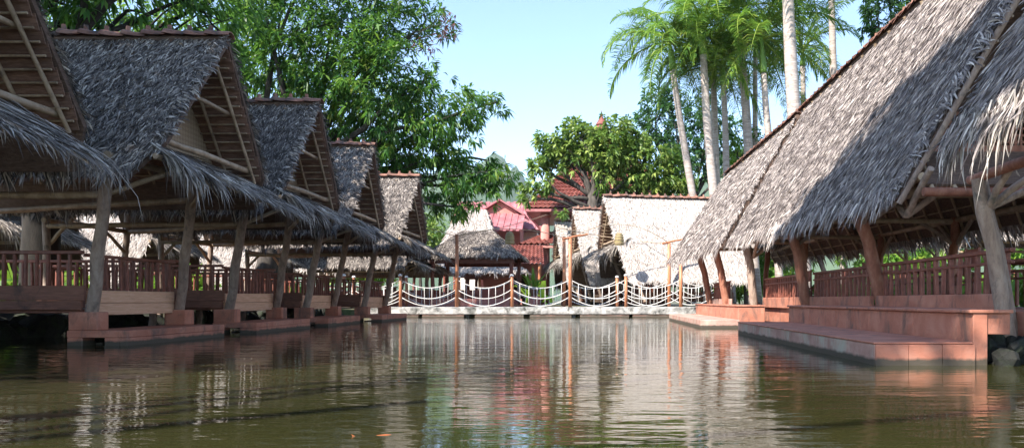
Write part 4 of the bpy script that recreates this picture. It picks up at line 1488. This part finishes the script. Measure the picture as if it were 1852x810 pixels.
def tree(name, label, base, fork, blobs, dens, n_per, leaf, wid, mat, seed, trunk_r=0.3, group=None, droop=0.35, tint_mu=0.45, tint_sd=0.2, twigs=2, limbs=None, bark=None, spread=0.12):
    base = Vector(base)
    t = thing(name, label, 'tree', base, 0, group)
    mb = MB()
    fork = Vector(fork) - base
    mb.tube([(0, 0, -0.3), (0, 0, 0.15), fork * 0.35 + Vector((0.05, 0, 0)), fork * 0.7, fork], [trunk_r * 1.35, trunk_r * 1.12, trunk_r, trunk_r * 0.9, trunk_r * 0.8], 12)
    bl = [(np.array(c, float) - np.array(base), r) for c, r in blobs]
    for i, (c, r) in enumerate(bl):
        pts = limb(mb, fork * R.uniform(0.75, 1.0), Vector(c), trunk_r * R.uniform(0.3, 0.5), 0.035, seed + i, 0.14)
        rr = np.mean(r)
        for k in range(twigs):
            q = pts[R.randint(3, 6)]
            e = Vector(c) + Vector((R.uniform(-1, 1), R.uniform(-1, 1), R.uniform(-0.6, 0.9))) * rr * 0.85
            limb(mb, q, e, 0.04, 0.012, seed + 50 + i * 7 + k, 0.12, 4, 5)
    mb.build('trunk', bark or BARK, t, True)
    C = blob_points(bl, dens, seed)
    cc = np.mean([np.array(c) for c, r in bl], axis=0)
    link('crown', leaf_mesh(C, n_per, leaf, wid, mat, seed + 2, cc, droop, tint_mu, tint_sd, spread), t, 'stuff')
    return t


def B(px, py, Y, rpx, sq=(1, 1, 1)):
    p = at(px, py, Y)
    r = rpx / F * Y
    return (tuple(p), (r * sq[0], r * sq[1], r * sq[2]))


# mango tree over the left row (behind it), branches hanging towards the gazebo
mango_blobs = [B(480, 60, 27, 75), B(600, 40, 28, 80), B(700, 60, 29, 70), B(770, 40, 30, 48), B(560, 130, 28, 70), B(650, 150, 28, 75),
               B(500, 200, 29, 60), B(620, 230, 29, 75), B(710, 230, 29, 70), B(790, 215, 29, 70), B(850, 195, 29, 42), B(895, 185, 29.5, 24),
               B(640, 310, 30, 55), B(720, 300, 30, 60), B(800, 285, 29.5, 55), B(840, 330, 29.5, 48), B(890, 325, 29.5, 40), B(925, 322, 29.5, 20),
               B(790, 360, 30, 36), B(830, 375, 30, 26), B(740, 165, 29, 45), B(680, 100, 28, 60), B(440, 130, 27, 50), B(700, 350, 30.5, 40),
               B(560, -40, 28, 90), B(680, -40, 29, 80), B(450, -30, 27, 80), B(880, 290, 29.8, 18), B(770, 140, 29, 30)]
tree('mango_tree', 'big dark green mango tree leaning over the left row and the bridge', (-13.5, 29.5, 0.36), (-12.3, 29.3, 5.0), mango_blobs, 52, 13, 0.34, 0.075, MANGO, 500, 0.42, tint_sd=0.24, droop=0.6)
# reddish dead leaves at its outer twigs
# trees at the upper left
tl = [B(120, 10, 17, 70), B(230, 20, 17.5, 80), B(330, 0, 18, 75), B(60, -30, 17, 80), B(400, 60, 19, 60), B(180, 70, 18, 45), B(280, 80, 19, 50), B(420, -20, 19, 60),
      B(120, -110, 16, 110), B(290, -110, 17, 110), B(0, -120, 15, 110)]
tree('shade_tree', 'dark spreading tree behind the dappled roof at the upper left', (-12.7, 16.9, 0.36), (-12.6, 16.8, 6.0), tl, 44, 12, 0.3, 0.07, MANGO, 540, 0.36, droop=0.5, tint_sd=0.25, bark=BARK_SHADED)
bl = [B(80, 60, 34, 70), B(200, 60, 35, 80), B(320, 70, 35, 80), B(430, 100, 36, 70), B(520, 160, 37, 70), B(620, 120, 38, 70), B(700, 180, 38, 60), B(560, 260, 38, 60), B(650, 280, 38, 60), B(40, 20, 34, 70), B(480, 30, 37, 80)]
tree('sunlit_tree', 'bright yellow green tree standing behind the mango tree', (-20, 37, 0.36), (-18.5, 37, 5), bl, 22, 12, 0.36, 0.1, SHRUBLEAF, 560, 0.4, droop=0.4)

# tree beyond the frame at the left that keeps the left row in shade
for i, (bx, by, sh, lab) in enumerate([
        ((-15.5), 0.5, [((-12.6, 0.5, 11), (3, 2.8, 1.8)), ((-10.2, 2.6, 11.2), (2.2, 2.4, 1.5)), ((-14.5, 2.5, 10.5), (2.6, 2.6, 1.8))], 'tall tree outside the picture shading the nearest left pavilion'),
        ((-15.5), 5.5, [((-12.4, 5.6, 11.2), (2.8, 2.5, 1.8)), ((-10.2, 6.8, 11), (2.2, 2.4, 1.5)), ((-14.6, 7.5, 10.8), (2.6, 2.6, 1.8))], 'tall tree outside the picture shading the second left pavilion'),
        ((-15.8), 10.5, [((-12.4, 10.2, 11.3), (2.8, 2.5, 1.8)), ((-10.4, 11.4, 11.4), (2.0, 2.2, 1.4)), ((-14.6, 12, 10.8), (2.6, 2.6, 1.8))], 'tall tree outside the picture shading the third left pavilion')]):
    sh = [((c[0] - 0.9, c[1] + 0.7, c[2]), r) for c, r in sh]
    tree('shade_tree', lab, (bx, by, 0.36), (bx + 0.8, by, 7.5), sh, 62, 12, 0.36, 0.14, MANGO, 580 + 5 * i, 0.34, droop=0.4)
sh = [((-3.9, 3.3, 15), (1.7, 1.7, 1.4)), ((-2.5, 1.6, 15), (2.0, 2.0, 1.6)), ((-1.3, 0.0, 15), (1.9, 1.9, 1.5)), ((-4.6, 0.2, 15.4), (2.4, 2.4, 1.7)), ((-2.9, -2.0, 15.4), (2.4, 2.2, 1.7)), ((-6, -2.4, 15), (2.4, 2.2, 1.7)), ((-0.6, -2.6, 14.6), (2, 2, 1.5))]  # added out of view: crown lobes laid out to cast the right roof's shadow edge
sh = [((c[0] - 1.5, c[1] + 1.15, c[2]), r) for c, r in sh]
tree('shade_tree', 'unseen tall tree added behind the camera to shadow the right roof', (-12.5, -6, 0.36), (-10.5, -4.5, 10.5), sh, 130, 12, 0.38, 0.17, MANGO, 600, 0.2, droop=0.3)

# round light green tree behind the bridge
rt = [B(995, 292, 46, 32), B(1050, 262, 46, 46), B(1110, 262, 46, 48), B(962, 342, 45.4, 20), B(992, 335, 45.4, 18), B(1150, 300, 46.5, 45), B(1100, 305, 46, 36), B(985, 258, 46, 20),
      B(1040, 232, 46, 22), B(950, 362, 45, 11), B(1005, 272, 46, 26), B(1140, 252, 46.5, 28), B(1100, 240, 46, 20), B(972, 300, 46, 18), B(1180, 330, 47, 40), B(1230, 330, 47, 30), B(1210, 290, 47, 30),
      B(1125, 345, 46.5, 22), B(1018, 382, 45.2, 8), B(1085, 342, 45.6, 14), B(1165, 260, 46.5, 24)]
tree('spreading_tree', 'light green spreading tree above the red tiled house', (gx(1070, 46.0), 46.0, 0.36), at(1072, 335, 46), rt + [B(1075, 275, 46.5, 40), B(1035, 275, 46.5, 30)], 52, 11, 0.36, 0.15, BROADLEAF, 620, 0.4, droop=0.3, tint_mu=0.5, tint_sd=0.3)
dt = [B(1190, 190, 62, 40), B(1230, 230, 62, 48), B(1270, 200, 62, 40), B(1180, 250, 62, 35), B(1290, 260, 62, 45), B(1240, 290, 61, 50), B(1320, 230, 62, 25), B(1165, 215, 62, 20), B(1340, 290, 60, 40), B(1215, 180, 62, 22), B(1380, 290, 62, 40)]
tree('dark_tree', 'dark green tree behind the pale palm trunks', (gx(1250, 62), 62, 0.36), at(1250, 330, 62), dt, 24, 11, 0.42, 0.15, DARKLEAF, 640, 0.4)
gt = [B(1335, 270, 44, 22), B(1360, 245, 44, 20), B(1345, 300, 44, 22), B(1380, 262, 44, 18)]
tree('young_tree', 'small bright green tree between the palm trunks and the right roof', (gx(1350, 44), 44, 0.36), at(1350, 330, 44), gt, 42, 12, 0.3, 0.12, SHRUBLEAF, 650, 0.14)
ft = [B(1590, 10, 40, 32), B(1610, 55, 40, 26), B(1575, 45, 40, 20), B(1640, 0, 40, 40), B(1600, -40, 40, 40), B(1585, 80, 40, 10)]
tree('leafy_tree', 'leafy tree showing above the right roof edge at the top', (gx(1620, 40), 40, 0.36), at(1620, 60, 40), ft, 60, 12, 0.32, 0.1, DARKLEAF, 660, 0.25)
# low trees closing the view behind the huts on the left
for i, (px, Y, h, lab) in enumerate([(640, 58, 5.0, 'low green tree far behind the left row near the shrub'), (760, 66, 7.5, 'yellow green tree between the mango tree and the pink roofs'), (300, 48, 5, 'low green tree behind the second left row'), (120, 44, 5, 'low green tree far left behind the pavilions'), (480, 52, 5, 'low green tree behind the leaning posts of the left row')]):
    x = gx(px, Y)
    bb = [((x + R.uniform(-2, 2), Y + R.uniform(-1, 1), h * R.uniform(0.5, 0.95)), (2.0, 1.8, 1.5)) for k in range(6)]
    tree('low_tree', lab, (x, Y, 0.36), (x, Y, h * 0.5), bb, 26, 10, 0.42, 0.16, (SHRUBLEAF, BROADLEAF)[i % 2], 670 + i * 3, 0.16, 'low trees behind the huts')
for i, (x, Y, h, lab) in enumerate([(17, 40, 4, 'sunlit bushy tree behind the right hall'), (23, 36, 5, 'sunlit bushy tree far right behind the hall posts'), (11, 46, 5, 'sunlit bushy tree beyond the pale roof and right hall')]):
    bb = [((x + R.uniform(-2.5, 2.5), Y + R.uniform(-1, 1), h * R.uniform(0.3, 0.95)), (2.0, 1.8, 1.6)) for k in range(8)]
    tree('low_tree', lab, (x, Y, 0.36), (x, Y, h * 0.5), bb, 26, 10, 0.4, 0.14, SHRUBLEAF, 700 + i * 3, 0.16, 'low trees behind the right hall')

# red-brown dying twigs of the mango tree
rt_ = thing('dry_branch', 'branch with red brown leaves at the tip of the mango tree', 'branch', at(770, 70, 29))
o0 = np.array(at(770, 70, 29))
mb = MB()
cl = []
for (px, py) in ((812, 40), (800, 65), (825, 45), (790, 80), (775, 95), (760, 78), (805, 25)):
    e = np.array(at(px, py, 28.8)) - o0
    limb(mb, (-1.6, 0.3, -0.3), e, 0.03, 0.008, int(px), 0.1, 4, 5)
    cl.append(e + rng.normal(0, 0.12, (3, 3)))
mb.build('twig', BARK, rt_)
link('leaves', leaf_mesh(np.concatenate(cl), 5, 0.28, 0.06, REDLEAF, 720, None, 0.7), rt_, 'stuff')


# ------------------------------------------------------------------ royal palms
def frond_mesh(seed, L, up, fall):
    rs = np.random.default_rng(seed)
    n = 16
    pts = []
    a = up
    p = np.array([0.0, 0, 0])
    for k in range(n + 1):
        pts.append(p.copy())
        a -= fall / n * (0.5 + k / n)
        p = p + np.array([math.cos(a), 0, math.sin(a)]) * (L / n)
    pts = np.array(pts)
    mb = MB()
    mb.tube([Vector(q) for q in pts], [0.05 * (1 - 0.9 * i / n) + 0.004 for i in range(n + 1)], 5)
    V = [np.array([tuple(v) for v in mb.v])]
    F3, F4 = [], []
    for f in mb.f:
        if len(f) == 4: F4.append(f)
        else:
            for i in range(1, len(f) - 1): F3.append((f[0], f[i], f[i + 1]))
    base = len(mb.v)
    tint = [np.full(base, 0.75)]
    m = 64
    for i in range(m):
        t = 0.14 + 0.86 * (i + 0.5) / m
        x = t * n
        k = min(int(x), n - 1)
        q = pts[k] + (pts[k + 1] - pts[k]) * (x - k)
        ax = unit((pts[k + 1] - pts[k])[None])[0]
        ll = 1.0 * (math.sin(math.pi * min(1, 0.18 + t * 0.8)) ** 0.7) * rs.uniform(0.8, 1.15)
        for s in (-1, 1):
            d = np.array([ax[0] * 0.55, s * rs.uniform(0.75, 1.0), rs.uniform(-0.15, 0.55)]) + ax * 0.25
            d = d / np.linalg.norm(d)
            side = np.cross(d, np.array([0, 0, 1.0])) + rs.normal(0, 0.3, 3)
            side = side / np.linalg.norm(side) * 0.026
            md = q + d * ll * 0.5 + np.array([0, 0, -0.06])
            tp = q + d * ll * 0.9 + np.array([0, 0, -0.5 * ll * rs.uniform(0.5, 1.2)])
            V.append(np.array([q - side * 0.5, q + side * 0.5, md - side, md + side, tp]))
            F4.append((base, base + 1, base + 3, base + 2))
            F3.append((base + 2, base + 3, base + 4))
            base += 5
            tint.append(np.full(5, np.clip(rs.normal(0.5, 0.2), 0, 1)))
    return fast_mesh(np.concatenate(V), F4, F3, PALMLEAF, np.concatenate(tint), 'frond')


FRONDS = [frond_mesh(800 + i, 4.5, u, f) for i, (u, f) in enumerate(((1.15, 2.1), (0.85, 2.3), (0.5, 2.0), (0.1, 1.6), (1.35, 1.5), (-0.5, 1.0)))]
PALMG = 'royal palms behind the right roofs'


def palm(label, top_px, base_px, Y, top_py, r=0.24, shaft=1.3, nf=17, scale=1.0, seed=0, crown=True, base_py=348):
    rs = random.Random(900 + seed)
    tp = at(top_px, top_py + (14 if crown else 0), Y)
    nf = nf + 4
    # extend the visible trunk line down to the ground
    bp_vis = at(base_px, base_py, Y)
    k = (tp.z - 0.3) / max(0.1, tp.z - bp_vis.z)
    bx = tp.x + (bp_vis.x - tp.x) * min(k, 1.8)
    base = Vector((bx, Y, 0.3))
    t = thing('royal_palm', label, 'palm tree', base, 0, PALMG)
    top = tp - base
    mb = MB()
    n = 14
    pts, rad = [], []
    for i in range(n + 1):
        u = i / n
        pts.append(Vector((top.x * u, 0, top.z * u)) + Vector((0.12 * math.sin(3 * u + seed), 0, 0)) * math.sin(math.pi * u))
        rad.append(0.85 * r * (1.25 - 0.35 * u + 0.12 * math.sin(math.pi * u)))
    mb.tube(pts, rad, 14)
    mb.build('trunk', PALMBARK, t, True)
    ring_pts = MB()
    d = (pts[-1] - pts[-2]).normalized()
    e = pts[-1] + d * shaft * scale
    mb = MB()
    mb.tube([pts[-1] - d * 0.02, pts[-1] + d * 0.2, pts[-1] + d * shaft * 0.6 * scale, e], [r * 0.98, r * 0.95, r * 0.6, r * 0.35], 12)
    cs = mb.build('crownshaft', CROWNSHAFT, t, True)
    if crown:
        for i in range(nf):
            o = link('frond', FRONDS[(0, 4, 1, 3, 2, 1, 3, 2, 5, 3, 0, 5)[i % 12]], t)
            o.location = e - d * rs.uniform(0, 0.25)
            o.rotation_euler = (rs.uniform(-0.25, 0.25), rs.uniform(-0.12, 0.12), i * 2.399 + rs.uniform(-0.3, 0.3))
            s = scale * rs.uniform(0.85, 1.12)
            o.scale = (s, s, s)


palm('leftmost royal palm, leaning, with drooping fronds against the open sky', 1217, 1252, 40, 112, 0.2, 1.6, 18, 1.05, 1)
palm('royal palm with pale trunk right of the leaning leftmost palm', 1272, 1292, 39.5, 85, 0.24, 1.4, 18, 1.0, 2)
palm('royal palm with mottled trunk close behind the second trunk from the left', 1290, 1302, 43, 130, 0.22, 1.2, 14, 0.9, 3)
palm('slender royal palm whose trunk ends above the young bright tree', 1308, 1318, 41, 140, 0.19, 1.3, 16, 0.95, 4, base_py=262)
palm('tall royal palm with grey trunk left of the green crownshaft', 1337, 1356, 40.5, 40, 0.25, 1.2, 16, 1.0, 5, base_py=270)
palm('thin royal palm half hidden behind the grey trunk', 1366, 1360, 44, 90, 0.17, 1.2, 14, 0.95, 6, base_py=220)
palm('royal palm with a bright green crownshaft in the middle of the group', 1381, 1398, 39, 118, 0.2, 1.9, 18, 1.05, 7, base_py=240)
palm('tallest royal palm with thick white trunk rising out of the picture', 1424, 1442, 36, -60, 0.33, 1.4, 16, 1.1, 8, base_py=205)
palm('rightmost slim royal palm leaving the picture at the top edge', 1502, 1517, 42, -80, 0.21, 1.3, 14, 1.0, 9, base_py=125)
palm('small young palm with low crown beside the white trunk', 1462, 1464, 46, 190, 0.1, 0.5, 12, 0.5, 10, base_py=260)
palm('royal palm with low fronds behind the white trunk', 1452, 1450, 47, 105, 0.2, 1.0, 14, 1.05, 11, base_py=220)


# ------------------------------------------------------------------ shrubs and plants
def shrub(label, x, y, n_leaf, L, W, h, seed, mat=SHRUBLEAF, z=0.36, group='sunlit shrubs behind the railings', name='leafy_shrub'):
    t = thing(name, label, 'shrub', (x, y, z), 0, group)
    rs = np.random.default_rng(seed)
    n = n_leaf
    az = rs.random(n) * 2 * math.pi
    el = rs.uniform(0.35, 1.35, n)
    D = np.stack([np.cos(az) * np.cos(el), np.sin(az) * np.cos(el), np.sin(el)], 1)
    P = np.stack([rs.normal(0, 0.3 * h, n), rs.normal(0, 0.3 * h, n), rs.uniform(0, 0.5 * h, n)], 1)
    N = unit(rs.normal(0, 0.4, (n, 3)) + np.array([0, 0, 1.0]))
    me = blade_mesh(P, D, N, L * rs.uniform(0.6, 1.3, n), W * rs.uniform(0.7, 1.3, n), rs.uniform(0.1, 0.7, n), mat, seed + 1)
    link('foliage', me, t, 'stuff')
    mb = MB()
    for k in range(4):
        mb.tube([(0, 0, -0.05), (rs.normal(0, 0.15), rs.normal(0, 0.15), 0.6 * h)], [0.03, 0.012], 5)
    mb.build('stem', BARK, t)


for i, (x, y, h, lab) in enumerate([
        (9.6, 20, 1.3, 'bright green shrub behind the middle of the right railing'), (10.5, 17, 1.4, 'bright green shrub behind the near part of the right railing'),
        (9.4, 23, 1.3, 'bright green shrub behind the far part of the right railing'), (11.3, 14.5, 1.4, 'bright green shrub behind the rightmost railing panel'),
        (12.5, 18.5, 1.6, 'tall bright shrub further behind the right railing'), (9.3, 26, 1.2, 'bright shrub by the pavilion behind the right hall'),
        (7.9, 29.5, 1.3, 'bright shrub behind the farther right hall'), (11.0, 22, 1.5, 'bright spiky shrub right of the leaning red post'),
        (-14.2, 19.5, 1.4, 'leafy shrub behind the second left railing'), (-13.6, 24.0, 1.7, 'broad leaf shrub behind the third left railing'),
        (-14.5, 14.6, 1.2, 'leafy shrub behind the nearest left railing'), (-13.0, 29.8, 1.4, 'leafy shrub behind the fourth left railing'),
        (-13.4, 17.2, 1.3, 'leafy shrub by the tree trunk behind the left row'), (-12.9, 21.6, 1.2, 'low shrub between the left row and the back row')]):
    shrub(lab, x, y, 260, 0.6 * h, 0.09 * h, h, 1000 + i)
shrub('tall banana-like plant beside the column left of the tiled house', gx(968, 44), 44, 26, 1.5, 0.28, 1.3, 1040, SHRUBLEAF)
# potted plant by the far railing
pp = thing('potted_plant', 'potted green plant in a terracotta pot behind the rope railing', 'plant', (gx(966, 35), 35, 0.3))
mb = MB()
mb.tube([(0, 0, 0.0), (0, 0, 0.6)], [0.28, 0.28], 12)
mb.build('pedestal', PINKWALL, pp)
mb = MB()
mb.tube([(0, 0, 0.6), (0, 0, 0.66), (0, 0, 0.95), (0, 0, 1.0)], [0.16, 0.18, 0.25, 0.28], 14)
mb.build('pot', TILE, pp, True)
rs = np.random.default_rng(77)
n = 30
az = rs.random(n) * 6.28
el = rs.uniform(0.7, 1.5, n)
D = np.stack([np.cos(az) * np.cos(el), np.sin(az) * np.cos(el), np.sin(el)], 1)
P = np.stack([np.zeros(n), np.zeros(n), np.full(n, 0.95)], 1) + rs.normal(0, 0.05, (n, 3))
link('foliage', blade_mesh(P, D, unit(rs.normal(0, 1, (n, 3)) + np.array([0, 0, 0.5])), rs.uniform(0.6, 1.2, n), rs.uniform(0.07, 0.13, n), rs.uniform(0, 0.4, n), SHRUBLEAF, 78), pp, 'stuff')


# ------------------------------------------------------------------ furniture in the right hall
def chair(x, y, rz, label, m=RAILWOOD):
    t = thing('chair', label, 'chair', (x, y, 0.575), rz, 'chairs in the right hall')
    box(t, 'seat', (-0.2, -0.2, 0.42), (0.2, 0.2, 0.46), m)
    for sx in (-1, 1):
        box(t, 'leg', (sx * 0.17 - 0.02, 0.15, 0), (sx * 0.17 + 0.02, 0.19, 0.42), m)
        box(t, 'leg', (sx * 0.17 - 0.02, -0.19, 0), (sx * 0.17 + 0.02, -0.15, 0.42), m)
        box(t, 'back_post', (sx * 0.17 - 0.02, -0.2, 0.46), (sx * 0.17 + 0.02, -0.16, 0.92), m)
    box(t, 'backrest', (-0.15, -0.19, 0.62), (0.15, -0.165, 0.9), m)


def table(x, y, label):
    t = thing('table', label, 'table', (x, y, 0.575), 0, 'tables in the right hall')
    box(t, 'tabletop', (-0.45, -0.7, 0.68), (0.45, 0.7, 0.73), PLANK_DARK)
    for sx in (-1, 1):
        for sy in (-1, 1):
            box(t, 'leg', (sx * 0.38 - 0.03, sy * 0.6 - 0.03, 0), (sx * 0.38 + 0.03, sy * 0.6 + 0.03, 0.68), RAILWOOD)


table(6.6, 11.0, 'dark wooden table behind the nearest right railing')
table(6.5, 15.0, 'dark wooden table behind the middle right railing')
table(6.4, 19.2, 'dark wooden table behind the far right railing')
chair(5.9, 11.2, -1.5, 'dark chair at the near table, waterside')
chair(7.4, 10.8, 1.5, 'bright green chair at the near table', GREENPAINT)
chair(5.8, 15.3, -1.6, 'dark chair at the middle table, waterside')
chair(7.2, 14.8, 1.6, 'dark chair at the middle table, inner side')
chair(5.8, 19.4, -1.5, 'dark chair at the far table, waterside')

# goldfish at the surface in the near water
fp = Vector((gx(690, 3.85), 3.85, 0.0))
fish = thing('goldfish', 'orange fish just breaking the surface of the near water', 'fish', fp, 0.25)
mb = MB()
V, Fc = [], []
prof = [(-0.10, 0.004, 0.01), (-0.075, 0.012, 0.018), (-0.03, 0.02, 0.028), (0.02, 0.024, 0.032), (0.06, 0.02, 0.027), (0.085, 0.012, 0.017), (0.1, 0.003, 0.005)]
for (x, w, h) in prof:
    for k in range(10):
        a = 2 * math.pi * k / 10
        V.append((x, w * math.cos(a), h * math.sin(a) - 0.027))
for j in range(len(prof) - 1):
    for k in range(10):
        Fc.append((j * 10 + k, j * 10 + (k + 1) % 10, (j + 1) * 10 + (k + 1) % 10, (j + 1) * 10 + k))
mb.add(V, Fc)
mb.build('body', FISHM, fish, True)
mb = MB()
mb.add([(-0.095, -0.002, -0.022), (-0.15, -0.002, 0.012), (-0.135, -0.002, -0.022), (-0.15, -0.002, -0.055), (-0.095, 0.002, -0.022), (-0.15, 0.002, 0.012), (-0.135, 0.002, -0.022), (-0.15, 0.002, -0.055)],
       [(0, 1, 2), (0, 2, 3), (6, 5, 4), (7, 6, 4), (0, 4, 5, 1), (1, 5, 6, 2), (2, 6, 7, 3), (3, 7, 4, 0)])
mb.build('tail_fin', FISHM, fish)


# ------------------------------------------------------------------ the air between the camera and the hills
hm = bpy.data.materials.new('haze')
hm.use_nodes = True
nt = hm.node_tree
nt.nodes.remove(nt.nodes['Principled BSDF'])
pv = nt.nodes.new('ShaderNodeVolumePrincipled')
pv.inputs['Color'].default_value = (0.8, 0.9, 1.0, 1)
pv.inputs['Density'].default_value = 0.00008
nt.links.new(pv.outputs['Volume'], nt.nodes['Material Output'].inputs['Volume'])
mb = MB()
mb.box((-3400, -3400, -8), (3400, 3800, 560))
hz = mb.build('haze', hm)
tag(hz, kind='stuff')
